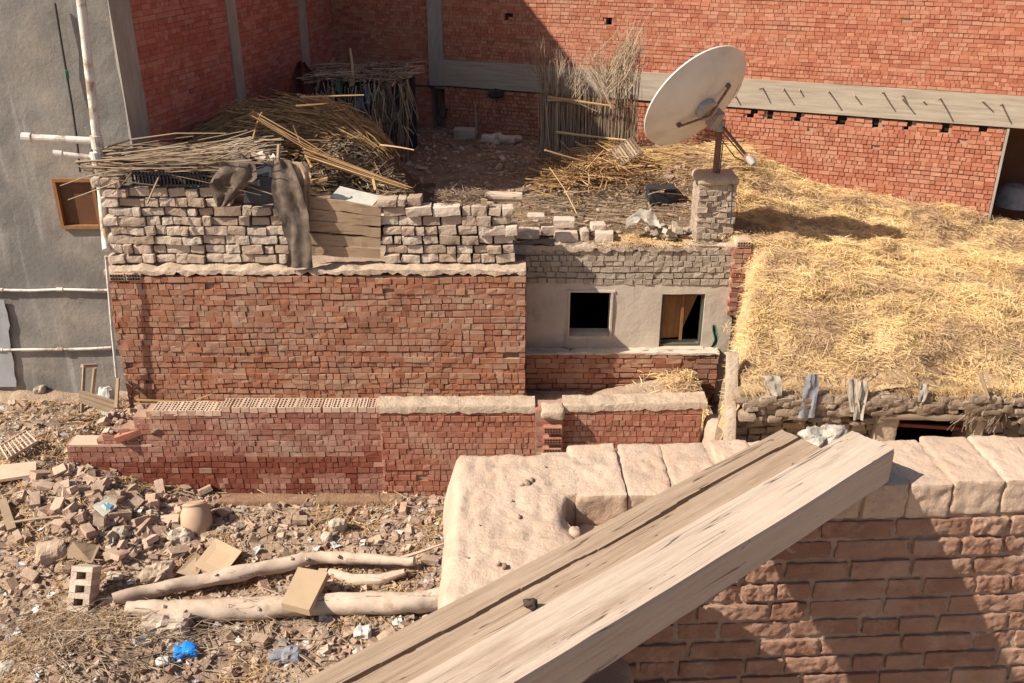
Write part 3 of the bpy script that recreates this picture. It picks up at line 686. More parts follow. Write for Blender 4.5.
mb = MB(); V = [tuple(atY(*q_)) for q_ in ((330, 197, 13.35), (372, 206, 13.35), (381, 196, 13.6), (340, 186, 13.6))]; V2 = [(x, y, z - .025) for x, y, z in V]
mb.add(V + V2, [(0, 1, 2, 3), (7, 6, 5, 4), (0, 4, 5, 1), (1, 5, 6, 2), (2, 6, 7, 3), (3, 7, 4, 0)])
tag(mb.build('sheet_scrap', 'sheet'), 'pale greenish board scrap lying on top of the plank door', 'board')
mb = MB(); mb.lump(atY(345, 200, 13.75) + Vector((0, .2, -.15)), (1.1, .5, .25), None, (8, 4, 3), .4, .06, 4)
tag(mb.build('earth_heap', 'mud', smooth=True), 'earth packed behind the top of the plank door', 'earth')
mb = MB(); stick(mb, atY(147, 204, 13.0), atY(166, 160, 13.35), .018, .01, 6)
tag(mb.build('stick', 'wood'), 'short stick leaning on the blocks left of the grille', 'stick', 'sticks at the block wall')
mb = MB(); mb.box((atY(163, 166, 13.3) + atY(185, 182, 13.2)) / 2, ((atY(163, 166, 13.3) - atY(185, 182, 13.2)).length, .05, .05), Matrix.Rotation(R(38), 3, 'Y'))
tag(mb.build('wood_offcut', 'hollow'), 'short pale wood offcut hanging in front of the grille', 'wood')
mb = MB(); stick(mb, atY(278, 172, 13.25), atY(279, 145, 13.4), .03, .01, 6, taper=1)
tag(mb.build('post', 'wood'), 'short wooden post rising above the dark brown rag', 'post')
mb = MB()
for _ in range(500):
    x = atY(U(440, 486), 195, YS).x; y = U(13.34, 13.7); z = -4.0 + U(-.02, .08) - (.14 * U(0, 1) ** 2 if y < 13.4 else 0); a = U(0, 6.3); l = U(.08, .25)
    d = Vector((math.cos(a), math.sin(a), random.gauss(-.1, .4))) * l / 2; stick(mb, Vector((x, y, z)) - d, Vector((x, y, z)) + d, .004, .1, 3, 2)
tag(mb.build('dry_grass_tuft', 'reed_old'), 'dry grass tuft on the right end of the block wall', 'dry grass')
mb = MB(); mb.tube([atY(487, 196, 13.6), atY(522, 197, 13.6)], [.075, .07], 12)
tag(mb.build('log_piece', 'log', smooth=False), 'short pale log lying on the block wall right end', 'log')
mb = MB(); mb.box(atY(484, 208, 13.3), (.09, .06, .26), Matrix.Rotation(.08, 3, 'Y'), .01)
tag(mb.build('wood_peg', 'wood'), 'upright wood piece stuck in the block wall under the log', 'wood')
# ================================================================== REED HEAPS
def heap_z(x, y, cx, cy, rx, ry, h): 
    q_ = ((x - cx) / rx) ** 2 + ((y - cy) / ry) ** 2
    return max(0, 1 - q_) ** .6 * h
# thatch of poles lying along the block wall, sticking out to the left
mb = MB()
for _ in range(300):
    y = U(13.2, 14.0); z = -3.62 + U(0, .24) + (y - 13.2) * .08; x0 = U(-6.2, -4.2); l = U(.6, 2.2); a = random.gauss(0, .13)
    d = Vector((math.cos(a), math.sin(a) * .6, random.gauss(.02, .07))); s = Vector((x0, y, z)); e = s + d * l
    if e.x > -3.3: e.x = -3.3 - U(0, .5)
    stick(mb, s, e, U(.005, .015), .04, 5, 3)
for (a0, b0) in (((60, 186, 13.1), (135, 168, 13.2)), ((68, 200, 13.0), (118, 182, 13.2)), ((112, 194, 13.1), (132, 172, 13.2)), ((95, 175, 13.1), (160, 186, 13.2))):
    stick(mb, atY(*b0), atY(*a0), .012, .06, 5, 3)
tag(mb.build('thatch', 'reed_old'), 'grey brown poles and stalks thatched along the block wall top', 'reeds')
HX = [-6.0, -5.6, -4.9, -4.2, -3.5, -2.9, -2.5, -2.1, -1.85, -1.6]; HZ = [-4.2, -3.68, -3.38, -3.16, -3.08, -3.12, -3.30, -3.62, -4.0, -4.45]
def hz(x, y):
    top = float(np.interp(x, HX, HZ)); base = -4.45
    f = min(1, max(0, 1 - ((abs(y - 15.5)) / .85) ** 2)) ** .45
    return base + (top - base) * f
mb = MB()
for _ in range(4200):
    x = U(-5.8, -1.9); y = 15.5 - U(-.2, .82); z = hz(x, y) + random.gauss(.0, .06)
    if FB(x, z, y, 2.0) < -.12 and z < -3.2: continue
    if z < -3.72 + .12 * N(x * 3, 1, 1) and U(0, 1) < .93: continue
    sl = (float(np.interp(x + .1, HX, HZ)) - float(np.interp(x - .1, HX, HZ))) / .2
    a = random.gauss(0, .30) + N(x * 2.2, y * 2, 5) * 1.3 + (.25 if x < -4.2 else -.35 * (x > -3)); l = U(.2, .9)
    d = Vector((math.cos(a), math.sin(a) * .5, sl * .8 + random.gauss(0, .14) + (.15 if x < -4.2 else -.1))).normalized() * l / 2
    stick(mb, Vector((x, y, z)) - d, Vector((x, y, z)) + d, U(.004, .011), .06, 4, 2)
for _ in range(70):
    x = U(-5.3, -3.9); y = U(14.6, 15.2); z = hz(x, y) + U(.02, .1); d = Vector((1, U(-.2, .2), U(.15, .45))) * U(.35, .7); stick(mb, Vector((x, y, z)) - d, Vector((x, y, z)) + d, .011, .05, 4, 3)
stick(mb, atY(300, 97, 14.9), atY(364, 95, 15.0), .018, .01, 5); stick(mb, atY(296, 106, 14.7), atY(334, 103, 14.7), .022, .01, 5); stick(mb, atY(380, 145, 14.5), atY(414, 150, 14.4), .018, .02, 5)
tag(mb.build('reed_heap', 'reed'), 'big heap of golden brown dry reeds behind the block wall', 'reeds')
mb = grid(-6.0, -1.3, 14.3, 16.6, .08, lambda x, y: hz(x, y) - .13 + FB(x, y, 2, 3) * .08, test=None)
tag(mb.build('dung_heap', 'dung_shade', smooth=True), 'dung and earth mass underneath the reed heap, darkened for shade', 'dung')
mb = MB()
for _ in range(1500):
    x = U(-3.9, -1.75); y = U(14.3, 15.0); z = max(tz(x, y), hz(x, y) - .1) + U(.0, .12); a = U(0, 6.3); d = Vector((math.cos(a), math.sin(a) * .4, U(-.6, .6))) * U(.08, .28); stick(mb, Vector((x, y, z)) - d, Vector((x, y, z)) + d, U(.004, .011), .15, 4, 2)
tag(mb.build('brushwood', 'reed_old'), 'grey tangled brushwood in front of the reed heap right part', 'brushwood')
# the diagonal bundle
mb = MB(); a0 = atY(250, 113, 14.25); a1 = atY(330, 163, 13.8); b1 = atY(413, 190, 13.55)
for i in range(46):
    o = Vector((0, random.gauss(0, .03), random.gauss(0, .028)))
    s = a1 + o * 1.3 + Vector((U(-.4, .1), 0, 0)); s.z += (a1.x - s.x) * .42; e = b1 + o * .6 + Vector((U(-.3, .02), 0, 0)); e.z += (b1.x - e.x) * .35; stick(mb, s, e, .009, .008, 5, 2)
for i in range(7):
    o = Vector((U(-.03, .03), U(-.05, .05), random.gauss(0, .03))); stick(mb, a0 + o * 1.3, a1 + o + Vector((U(0, .25), 0, U(-.08, 0))), .011, .012, 5, 2)
for (q1, q2) in (((343, 175), (372, 183)),): mb.tube([atY(372, 172, 13.66), atY(376, 190, 13.5)], .03, 6)
tag(mb.build('reed_bundle', 'reed'), 'long golden reed bundle sloping down right over the door top', 'reed bundle')
mb = MB(); stick(mb, atY(250, 150, 13.9), atY(262, 112, 14.6), .016, .2, 5, 5); tag(mb.build('bent_branch', 'reed'), 'bent pale branch at the left of the reed bundle top', 'branch', 'branches by the reed heap')
mb = MB(); stick(mb, atY(312, 168, 14.0), atY(293, 125, 14.4), .022, .2, 6, 5)
tag(mb.build('bent_branch', 'reed'), 'thick bent branch rising from behind the reed bundle', 'branch', 'branches by the reed heap')
mb = MB(); mb.box((atY(303, 183, 13.5) + atY(328, 178, 13.6)) / 2, (.36, .08, .035), Matrix.Rotation(-.15, 3, 'Y')); tag(mb.build('flat_lath', 'reed'), 'short flat lath lying left of the board scrap', 'lath')
# ================================================================== SHED of rags and poles by the corner
s = thing('rag_shed', 'low shed of poles and dark rags in the shaded corner', 'shed')
SY = 17.2
mb = MB()
for px in (318, 334, 352, 366, 384, 398, 407): stick(mb, atY(px, 168, SY), atY(px + U(-3, 3), 78 + U(-3, 3), SY), .035, .02, 6, taper=.8)
stick(mb, atY(353, 92, SY), atY(350, 48, SY), .03, .02, 6); stick(mb, atY(385, 86, SY), atY(409, 74, SY - .1), .05, .02, 6)
mb.build('poles', 'reed_old', s)
mb = MB()
for _ in range(420):
    x = atY(U(313, 408), 90, SY).x; y = U(SY - .05, SY + 1.3); z = atY(340, 77, SY).z + U(-.08, .06); a = U(0, 6.3); l = U(.2, .9); d = Vector((math.cos(a), math.sin(a), random.gauss(0, .08))) * l / 2
    stick(mb, Vector((x, y, z)) - d, Vector((x, y, z)) + d, U(.006, .014), .05, 4, 2)
mb.build('roof', 'reed_old', s)
for (px, py, pb, wd_, mt, sd) in ((327, 84, 145, .30, 'black', 1), (340, 80, 112, .16, 'green', 2), (354, 86, 150, .4, 'black', 3), (366, 84, 140, .22, 'cloth_grey', 4), (384, 82, 158, .26, 'cloth_brown', 5), (392, 96, 165, .18, 'cloth_brown', 7)):
    cloth('rag', mt, [atY(px, py, SY - .05), atY(px + U(-4, 4), (py * 2 + pb) / 3, SY - .1), atY(px + U(-4, 4), (py + pb * 2) / 3, SY - .06), atY(px + U(-3, 3), pb, SY - .04)], [wd_ * .7, wd_ * 1.2, wd_ * .7, wd_ * .5], 1.3, .05, s, seed=sd)
mb = MB()
for _ in range(230):
    px = U(314, 408); py = U(78, 130); A = atY(px, py, SY - U(.0, .2)); stick(mb, A, A + Vector((random.gauss(0, .09), U(-.05, .05), -U(.1, .8))), U(.004, .016), .08, 4, 3)
mb.build('hanging_stalks', 'reed_old', s)
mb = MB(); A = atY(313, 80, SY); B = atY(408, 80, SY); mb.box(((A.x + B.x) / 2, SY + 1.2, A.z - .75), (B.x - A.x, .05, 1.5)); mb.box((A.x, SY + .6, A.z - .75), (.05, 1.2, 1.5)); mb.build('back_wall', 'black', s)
rest(s, Vector(((A.x + B.x) / 2, SY, tz(0, SY))))
tag(cloth('red_cloth', 'redcloth', [atY(302, 62, 17.6), atY(306, 85, 17.2), atY(306, 125, 17.0)], [.15, .6, .8], 2, .08, seed=2), 'dark red cloth hung to a point left of the rag shed', 'cloth')
# ================================================================== REED FENCE
s = thing('reed_fence', 'fence of upright dry reeds with feathery tops against the brick wall', 'fence')
FA = atZ(538, 166, -4.42); FBp = atZ(640, 170, -4.42); FA.y = 17.75; FBp.y = 17.2
FA.x = atY(538, 150, FA.y).x; FBp.x = atY(634, 150, FBp.y).x
mb = MB()
for i in range(430):
    t = U(0, 1); base = FA.lerp(FBp, t) + Vector((0, U(-.06, .08), 0)); base.z = -4.5
    hgt = U(1.0, 1.35)
    if t < .25 and U(0, 1) < .5: hgt = U(1.3, 1.9)
    if t > .72 and U(0, 1) < .35: hgt = U(1.4, 2.0)
    stick(mb, base, base + Vector((random.gauss(0, .05), U(-.05, .25), hgt)), U(.007, .014), .02, 4, 3)
mb.build('upright_reeds', 'reed_old', s)
mb = MB()
for (xa, ya, xb, yb) in ((548, 97, 612, 106), (556, 132, 626, 140)): stick(mb, atY(xa, ya, 17.5), atY(xb, yb, 17.1), .026, .01, 6)
mb.build('rail', 'reed', s)
mb = MB()
def plume(px0, py0, px1, py1, Y, n, spread, r=.004):
    a = atY(px0, py0, Y); c = atY(px1, py1, Y + .2)
    for _ in range(n):
        t = U(.0, .75); p0 = a.lerp(c, t) + Vector((random.gauss(0, spread), random.gauss(0, .12), random.gauss(0, spread)))
        d = (c - a).normalized() + Vector((random.gauss(0, .28), random.gauss(0, .28), random.gauss(0, .15))); stick(mb, p0, p0 + d * U(.2, .6), r * U(.7, 1.6), .15, 3, 2, taper=.2)
plume(548, 100, 534, 48, 17.6, 60, .08); plume(556, 100, 562, 60, 17.6, 60, .08); plume(575, 100, 584, 62, 17.5, 90, .08)
plume(622, 95, 634, 34, 17.1, 220, .09, .005); plume(608, 100, 600, 64, 17.2, 110, .09, .005); plume(606, 90, 626, 48, 17.1, 110, .09, .005); plume(590, 60, 612, 40, 17.1, 14, .06)
stick(mb, atY(548, 100, 17.5), atY(598, 112, 17.4), .02, .1, 5); stick(mb, atY(612, 108, 17.0), atY(594, 70, 17.1), .022, .03, 5)
mb.build('feathery_tops', 'reed_old', s)
rest(s, FA)
mb = MB()
for _ in range(1200):
    t = U(0, 1); px = 545 + 135 * t; c = atZ(px, 172 + random.gauss(0, 9), -4.42); h = .42 * math.exp(-((t - .5) / .3) ** 2) * U(.2, 1)
    a = random.gauss(.1 if U(0, 1) < .6 else 1.6, .5); l = U(.2, .9); d = Vector((math.cos(a), math.sin(a), random.gauss(0, .22))) * l / 2; c.z = -4.4 + h
    stick(mb, c - d, c + d, U(.005, .011), .05, 4, 2)
for (xa, ya, xb, yb) in ((568, 190, 604, 150), (594, 188, 622, 182), (618, 158, 626, 188), (626, 170, 622, 190), (545, 150, 600, 165), (570, 178, 590, 160), (652, 150, 690, 160)): stick(mb, atY(xa, ya, 15.5), atY(xb, yb, 15.8), .016, .02, 5)
tag(mb.build('stalk_heap', 'reed'), 'fallen heap of stalks on the dirt roof below the reed fence', 'stalks')
mb = MB()
for _ in range(900):
    t = U(0, 1); c = atZ(645 + 105 * t, 160 + random.gauss(0, 5), -4.3); a = random.gauss(0, .35); l = U(.2, .8); d = Vector((math.cos(a), math.sin(a), random.gauss(0, .1))) * l / 2; c.z = -4.42 + U(0, .32)
    stick(mb, c - d, c + d, U(.005, .010), .04, 4, 2)
tag(mb.build('straw_stack', 'straw'), 'yellow stalks stacked against the wall behind the satellite dish', 'straw')
# corrugated crate piece in the heap
mb = MB()
for i in range(9): mb.box(Vector((i * .05, 0, 0)), (.03, .32, .03))
mb.box((.2, -.15, 0), (.46, .03, .03)); mb.box((.2, .15, 0), (.46, .03, .03))
o = mb.build('slatted_crate', 'reed_old', loc=atY(617, 158, 15.9), rot=(R(50), R(-28), R(20))); tag(o, 'grey slatted crate side poking out of the stalk heap', 'crate')
# black box
t = thing('black_box', 'black plastic box lying on the dirt roof near the pillar', 'box')
A = atZ(660, 203, -4.58); mb = MB(); mb.lump(A + Vector((0, 0, .12)), (.44, .3, .26), Matrix.Rotation(.1, 3, 'Z'), (6, 4, 4), .15, .008); mb.build('body', 'black', t, smooth=True)
mb = MB(); mb.lump(A + Vector((0, 0, .265)), (.47, .33, .035), Matrix.Rotation(.1, 3, 'Z'), (6, 4, 2), .3, .004); mb.build('lid', 'black', t, smooth=True); rest(t, A)
mb = MB(); A = atZ(668, 206, -4.66); mb.lump(A + Vector((0, 0, .06)), (.3, .12, .11), Matrix.Rotation(-.4, 3, 'Z'), (4, 2, 2), .2, .01); tag(mb.build('brick', 'rubble_brick'), 'dusty brick lying just in front of the black box', 'brick')
# old low box / stone near far left of terrace
A = atZ(372, 160, -4.45)
mb = MB(); A = atZ(476, 134, -4.42); stick(mb, A + Vector((0, 0, -.1)), A + Vector((-.01, 0, .62)), .035, .02, 6); tag(mb.build('wooden_stake', 'wood'), 'upright wooden stake on the dirt roof by the back wall', 'stake')
mb = MB(); A = atZ(465, 137, -4.42); mb.lump(A + Vector((0, 0, .08)), (.45, .35, .2), None, (5, 4, 3), .2, .03); tag(mb.build('flat_stone', 'mud_grey', smooth=True), 'grey flat stone at the foot of the wooden stake', 'stone')
mb = MB(); A = atZ(500, 142, -4.42); mb.lump(A + Vector((0, 0, .06)), (.75, .26, .16), Matrix.Rotation(-.2, 3, 'Z'), (12, 6, 5), .4, .10, 5); tag(mb.build('grey_sack', 'stone', smooth=True), 'dirty pale sack lying between the stake and reed fence', 'sack')
for (px, py, sx, lab) in ((546, 150, .16, 'small white stone by the foot of the reed fence'), (562, 156, .2, 'larger grey white stone by the foot of the reed fence'), (412, 134, .12, 'white stone on the dirt roof beside the rag shed')):
    mb = MB(); A = atZ(px, py, -4.42); mb.lump(A + Vector((0, 0, .05)), (sx, sx * .8, sx * .7), None, (4, 4, 3), .4, .03, 6); tag(mb.build('stone', 'cloth_white', smooth=True), lab, 'stone', 'pale stones on the dirt roof')
c = thing('wall_cable', 'dark cable loop hanging below the concrete band left of the reed fence', 'cable')
def bw(px, py, o=.06): v = onL(px, py, BA, BD); return v + n3 * o
mb = MB(); mb.tube([bw(430, 86), bw(437, 88), bw(437, 100), bw(438, 110), bw(443, 118), bw(447, 117), bw(448, 108)], .022, 6); mb.tube([bw(412, 85), bw(445, 86)], .015, 6); mb.build('wire', 'cable', c, smooth=True)
mb = MB(); mb.lump(bw(497, 93, .1), (.28, .16, .18), None, (4, 4, 4), .4, .04); mb.build('wire_tangle', 'cable', c); rest(c, bw(437, 100))
# ================================================================== ROOM WITH WINDOWS
YR = 13.70
w = thing('plaster_room', 'small beige plastered room with two square window openings', 'house')
rx0 = .2; rx1 = atY(734, 300, YR).x
def rh(px, py): v = atY(px, py, YR); return v.x - rx0, v.z
h1 = (rh(570, 0)[0], rh(611, 300)[0], rh(590, 336)[1], rh(590, 292)[1]); h1 = (rh(570, 300)[0], h1[1], h1[2], h1[3])
h2 = (rh(662, 300)[0], rh(705, 300)[0], rh(685, 347)[1], rh(685, 294)[1])
zsplit = rh(600, 284)[1]; ztop = -4.86
sheet((rx0, YR), (rx1, YR), -7.5, zsplit + .02, .3, [h1, h2], .12, .014).build('plaster_wall', 'plaster_room', w)
m1, k1 = brick_wall((rx0, YR), (rx1, YR), zsplit, lambda x: ztop - .03, .115, .092, .012, .12, .014, .3, jit=.008, miss=.01, wob=.04, thick=.28, rowpat=lambda r: random.choice([1.0, 1.3]))
m1.build('mudbrick_top', 'mud_grey', w); k1.build('mortar', 'mud_grey', w)
coping((rx0 - .0, YR), (rx1 + .1, YR), -4.80, .5, .08, .06).build('mud_coping', 'mud', w, smooth=True)
# interior, walls coloured near-black so the windows read as shaded
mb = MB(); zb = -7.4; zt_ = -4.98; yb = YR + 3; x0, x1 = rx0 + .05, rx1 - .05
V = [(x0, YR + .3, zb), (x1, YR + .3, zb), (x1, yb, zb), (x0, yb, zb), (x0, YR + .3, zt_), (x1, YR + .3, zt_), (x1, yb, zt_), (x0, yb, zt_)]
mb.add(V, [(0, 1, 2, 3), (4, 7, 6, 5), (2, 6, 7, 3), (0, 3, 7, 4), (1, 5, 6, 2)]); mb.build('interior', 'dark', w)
# window surrounds
for hh, nm in ((h1, 0), (h2, 1)):
    mb = MB(); xa, xb, za, zb_ = hh[0] + rx0, hh[1] + rx0, hh[2], hh[3]
    if nm == 0:
        for (a, b2, c2, d2) in ((xa - .03, xa + .003, za, zb_), (xb - .003, xb + .03, za, zb_), (xa - .06, xb + .06, zb_, zb_ + .03), (xa - .03, xb + .03, za - .05, za)): mb.box(((a + b2) / 2, YR + .012, (c2 + d2) / 2), (b2 - a, .06, d2 - c2), None, .003)
        mb.build('window_surround', 'plaster_room', w)
    else:
        for (a, b2, c2, d2) in ((xa, xa + .03, za, zb_), (xb - .03, xb, za, zb_), (xa + .03, xb - .03, zb_ - .03, zb_), (xa + .03, xb - .03, za, za + .04)): mb.box(((a + b2) / 2, YR + .06, (c2 + d2) / 2), (b2 - a, .06, d2 - c2), None, .002)
        fr = mb.build('window_frame', 'darkwood', w)
        mb = MB(); V = [(xa + .03, YR + .12, za + .1), (xa + .33, YR + .16, za + .1), (xb - .06, YR + .18, zb_ - .02), (xa + .03, YR + .12, zb_ - .02)]; V = V + [(a, b2 + .02, c2) for a, b2, c2 in V]
        mb.add(V, [(0, 1, 2, 3), (7, 6, 5, 4), (0, 4, 5, 1), (1, 5, 6, 2), (2, 6, 7, 3), (3, 7, 4, 0)])
        mb.box((xa + .35, YR + .11, (za + zb_) / 2 + .02), (.04, .03, zb_ - za - .1), Matrix.Rotation(-.0, 3, 'Y'))
        mb.build('shutter', 'wood_orange', w)
        mb = MB(); mb.box(((xa + xb) / 2, YR + .02, za - .02), (xb - xa + .08, .22, .05), None, .006); mb.build('sill', 'plaster_room', w)
rest(w, Vector(((rx0 + rx1) / 2, YR, -7.4)))
# corner pier of red bricks with a hollow brick
w = thing('brick_pier', 'narrow stack of red bricks capped by a rounded hollow brick', 'pier')
cx = atY(740, 270, YR - .02).x; mb = MB()
z = atY(740, 313, YR).z; i = 0
while z < ztop - .02:
    wd_ = .26 if i % 2 else .30
    for s_ in (-1, 1): mb.box((cx + s_ * wd_ / 4, YR + .02 + U(-.01, .01), z + .035), (wd_ / 2 - .01, .24, .066), Matrix.Rotation(U(-.06, .06), 3, 'Z'), .004)
    z += .078; i += 1
mb.build('bricks', 'brick_low', w); mb = MB(); mb.box((cx, YR + .1, (ztop - 7.4) / 2), (.2, .12, 7.4 + ztop)); mb.build('mortar', 'mortar', w)
mb = MB(); mb.lump((cx, YR + .03, z + .07), (.25, .26, .15), None, (6, 4, 4), .25, .005); hb = mb.build('hollow_brick', 'hollow', w, smooth=True); mb = MB()
for i in range(5):
    for j in range(2): mb.box((cx - .08 + i * .04, YR - .102, z + .045 + j * .04), (.022, .01, .022))
mb.build('holes', 'dark', hb); rest(w, Vector((cx, YR, -6)))  # dark chips give the hollow brick its hole shade by colour
mb = MB(); mb.box((atY(745, 297, 13.4) + atY(754, 316, 13.3)) / 2, (.05, .05, .42), Matrix.Rotation(-.35, 3, 'Y') @ Matrix.Rotation(.5, 3, 'X'), .006); tag(mb.build('stub_stick', 'log'), 'short thick pale stick lying on the straw by the brick pier', 'stick')
# parapet under the windows
YPP = 13.37
w = thing('parapet_wall', 'low rough brick parapet in front of the plastered room', 'wall')
px1 = atY(727, 360, 13.0).x
m1, k1 = brick_wall((MX1 + .02, 13.52), (px1, 13.52), -7.6, lambda x: -6.52, .19, .092, .014, .14, .02, .3, jit=.008, miss=.012, wob=.03, thick=.3, rowpat=lambda r: random.choice([1.0, 1.3]))
m1.build('bricks', 'brick_main', w); k1.build('mortar', 'mortar', w); coping((MX1 + .02, 13.52), (px1, 13.52), -6.49, .19, .04, .02).build('mud_coping', 'plaster_room', w, smooth=True)
# loose blocks on room top
for (px, py, wd_, hh, rz, lab) in ((526, 233, .40, .13, 0, 'pale block at the left end of the loose row on the room roof'), (566, 236, .34, .15, .1, 'lower block of the stacked pair on the room roof'),
                         (564, 222, .32, .12, -.05, 'upper block of the stacked pair on the room roof'), (584, 234, .12, .15, .1, 'small upright block beside the stacked pair on the room roof'),
                         (604, 236, .28, .15, -.1, 'pale block at the right end of the loose row on the room roof'), (598, 226, .22, .09, .1, 'flat stone behind the rightmost loose block'), (552, 229, .34, .14, .15, 'block behind and left of the stacked pair'), (536, 216, .26, .05, 0, 'thin pale slab above the leftmost loose block')):
    Yb = 13.95 if py > 230 else 14.1
    mb = MB(); mb.lump(atY(px, py, Yb), (wd_, .22, hh), Matrix.Rotation(rz, 3, 'Z'), (5, 3, 3), .07, .014, 6); tag(mb.build('stone_block', 'stone'), lab, 'block', 'loose blocks on the room roof')
tag(cloth('white_rag', 'cloth_white', [atY(626, 226, 14.0), atY(640, 217, 14.0), atY(652, 218, 14.0), atY(660, 228, 13.95)], [.12, .3, .32, .2], 2, .06, axis=(0, 1, .3), nrm=(0, 0, 1), seed=21), 'crumpled white rag at the roof edge left of the pillar', 'rag')
mb = MB()
rocks(60, lambda: (U(2.1, 2.7), U(13.8, 14.3), -4.78 + U(0, .12)), (.04, .14), mb); tag(mb.build('mud_lumps', 'mud_grey'), 'dark mud lumps between the white rag and pillar', 'mud lumps')
def edge(): return U(.5, 3.2), U(13.75, 14.15), -4.79
tag(strips(1800, lambda: (random.gauss(2.0, .35), U(13.7, 14.15), -4.80), (.06, .2), .004, .2).build('edge_straw', 'straw'), 'wisp of straw on the roof edge around the white rag', 'straw', kind='stuff')
# ================================================================== PILLAR + DISH
PX = atY(711, 235, 14.05).x; YP = 14.12
w = thing('mudbrick_pillar', 'square grey mudbrick pillar holding up the satellite dish', 'pillar')
mb = MB(); bk = MB(); z = -4.9; r = 0; zpt = -3.88
while z < zpt - .03:
    for (a, b2) in ((0, 1), (1, 0)):
        pass
    k = 4 if r % 2 else 5
    for i in range(k):
        mb.box((PX - .28 + .56 * (i + .5) / k, YP - .16 + U(-.035, .03), z + .042), (.56 / k - .008, .24, .074), Matrix.Rotation(U(-.08, .08), 3, 'Z') @ Matrix.Rotation(U(-.06, .06), 3, 'Y'), .013)
        mb.box((PX - .28 + .56 * (i + .5) / k, YP + .13, z + .042), (.56 / k - .012, .24, .074), None, .010)
    z += .083; r += 1
bk.box((PX, YP, (-4.9 + zpt) / 2), (.53, .50, zpt + 4.9)); mb.build('mudbricks', 'mud_tan', w); bk.build('mortar', 'mud', w)
mb = MB(); mb.lump((PX, YP, zpt + .02), (.62, .58, .13), None, (10, 10, 3), .45, .02, 5); mb.build('cap', 'mud', w, smooth=True); rest(w, Vector((PX, YP, -4.8)))
d = thing('satellite_dish', 'large dusty white satellite dish seen from behind on a rusty pole', 'satellite dish')
nd_ = Vector((-.503, .705, .494)).normalized(); DC = atY(696, 98, 13.80)
pole_top = Vector((PX, YP, atY(711, 122, YP).z))
mb = MB(); mb.tube([(PX, YP, zpt), pole_top], .048, 12); mb.build('pole', 'rust', d, smooth=True)
Rd = .85; prof = []
for i in range(13): rr = Rd * i / 12; prof.append((rr, (rr / Rd) ** 2 * .22))
prof2 = [(r_, z_ - .012) for r_, z_ in prof][::-1]
mb = MB(); cc = DC - nd_ * .20; mb.lathe(prof + [(Rd + .015, .225), (Rd + .015, .205)] + prof2, cc, nd_, 64); mb.build('reflector', 'dish', d, smooth=True)
apex = cc - nd_ * .02; 
mb = MB(); hub = cc - nd_ * .10 + Vector((0.02, 0, -.05)); 
side = nd_.cross(UP).normalized(); upd = side.cross(nd_).normalized()
mb.lathe([(.0, -.05), (.16, -.05), (.16, .05), (0, .05)], cc - nd_ * .06, nd_, 16); mb.box((hub + pole_top) / 2, (.14, .14, .26), nd_.to_track_quat('Y', 'Z').to_matrix()); mb.lathe([(0, 0), (.08, 0), (.08, .16), (0, .16)], pole_top - Vector((0, 0, .13)), None, 14)
mb.build('mount', 'steel', d)
def onback_dish(px, py):
    # point on the convex back seen at this pixel
    dr = ray(px, py).normalized(); c = DC; t = (c - nd_ * .03).dot(nd_) / dr.dot(nd_); q_ = dr * t; rr = (q_ - c).length
    return q_ - nd_ * max(0, (.20 - .22 * (rr / Rd) ** 2) + .03)
mount_pt = cc - nd_ * .14
for (px, py) in ((722, 79), (673, 118)):
    mb = MB(); e = onback_dish(px, py); mb.tube([mount_pt + Vector((0, 0, -.03)), e], .02, 6); mb.tube([e, e + nd_ * .05], .035, 8); mb.build('strut', 'rust', d)
mb = MB(); e = atY(751, 161, 13.55); mb.tube([pole_top - Vector((0, 0, .02)), e], .022, 8); mb.tube([pole_top + Vector((0, -.02, -.1)), e + Vector((-.03, 0, -.02))], .010, 6); mb.build('feed_arm', 'rust', d)
mb = MB(); mb.lathe([(0, -.08), (.045, -.08), (.06, 0), (.045, .07), (0, .07)], e, (e - pole_top).normalized(), 12); mb.build('feed_horn', 'steel', d, smooth=True)
mb = MB(); 
for k in range(4):
    a = onback_dish(*((728, 92), (735, 80), (739, 82), (732, 95))[k]); c = onback_dish(*((735, 80), (739, 82), (732, 95), (728, 92))[k]); mb.tube([a, c], .003, 4)
mb.build('faded_mark', 'rust', d)
mb = MB(); mb.tube([e + Vector((0, 0, -.05)), pole_top.lerp(e, .5) + Vector((0, -.03, -.22)), pole_top + Vector((.06, -.03, -.28)), Vector((PX + .055, YP - .02, zpt + .05)), Vector((PX + .2, YP - .32, zpt - .02)), Vector((PX + .22, YP - .34, zpt - .6))], .009, 5); mb.build('cable', 'cable', d, smooth=True); rest(d, Vector((PX, YP, zpt)))
# ================================================================== STRAW ROOF HOUSE (right)
SYF = 10.55
def sxl(y): return 2.78 + N(y * 1.7, 3, 3) * .12 + N(y * 6, 1, 3) * .05 + .31 * (y - 10.5) if y < 13.55 else max(2.95, 3.72 - 1.6 * (y - 13.55))
def sz(x, y):
    t = max(0, (y - SYF)) ; 
    if t < 2.9: z = -5.50 + .70 * math.sin(t / 2.9 * math.pi / 2) ** .9
    else: z = -4.81 + .07 * (t - 2.9)
    z -= .13 * max(0, x - 3.7) * min(1, t / 2.9)
    z += FB(x, y, 8, .9) * .13 + FB(x, y, 3, 3.2) * .06
    z += .34 * math.exp(-(((x - 3.7) / .8) ** 2 + ((y - 16.2) / 1.5) ** 2)) + abs(N(x, y, 2, 1.7)) * .12
    z -= .95 * max(0, min(1, (.05 - (x - sxl(y))) / .30)) ** 1.3
    if y < SYF + .08: z -= .10 + .55 * max(0, SYF - .06 - y)
    return z
def sback(x): return backY(x) + .05
mb = grid(2.2, 12.5, SYF - .11, 18.4, .07, sz, test=lambda x, y: x > sxl(y) - .20 and y < sback(x) + .1)
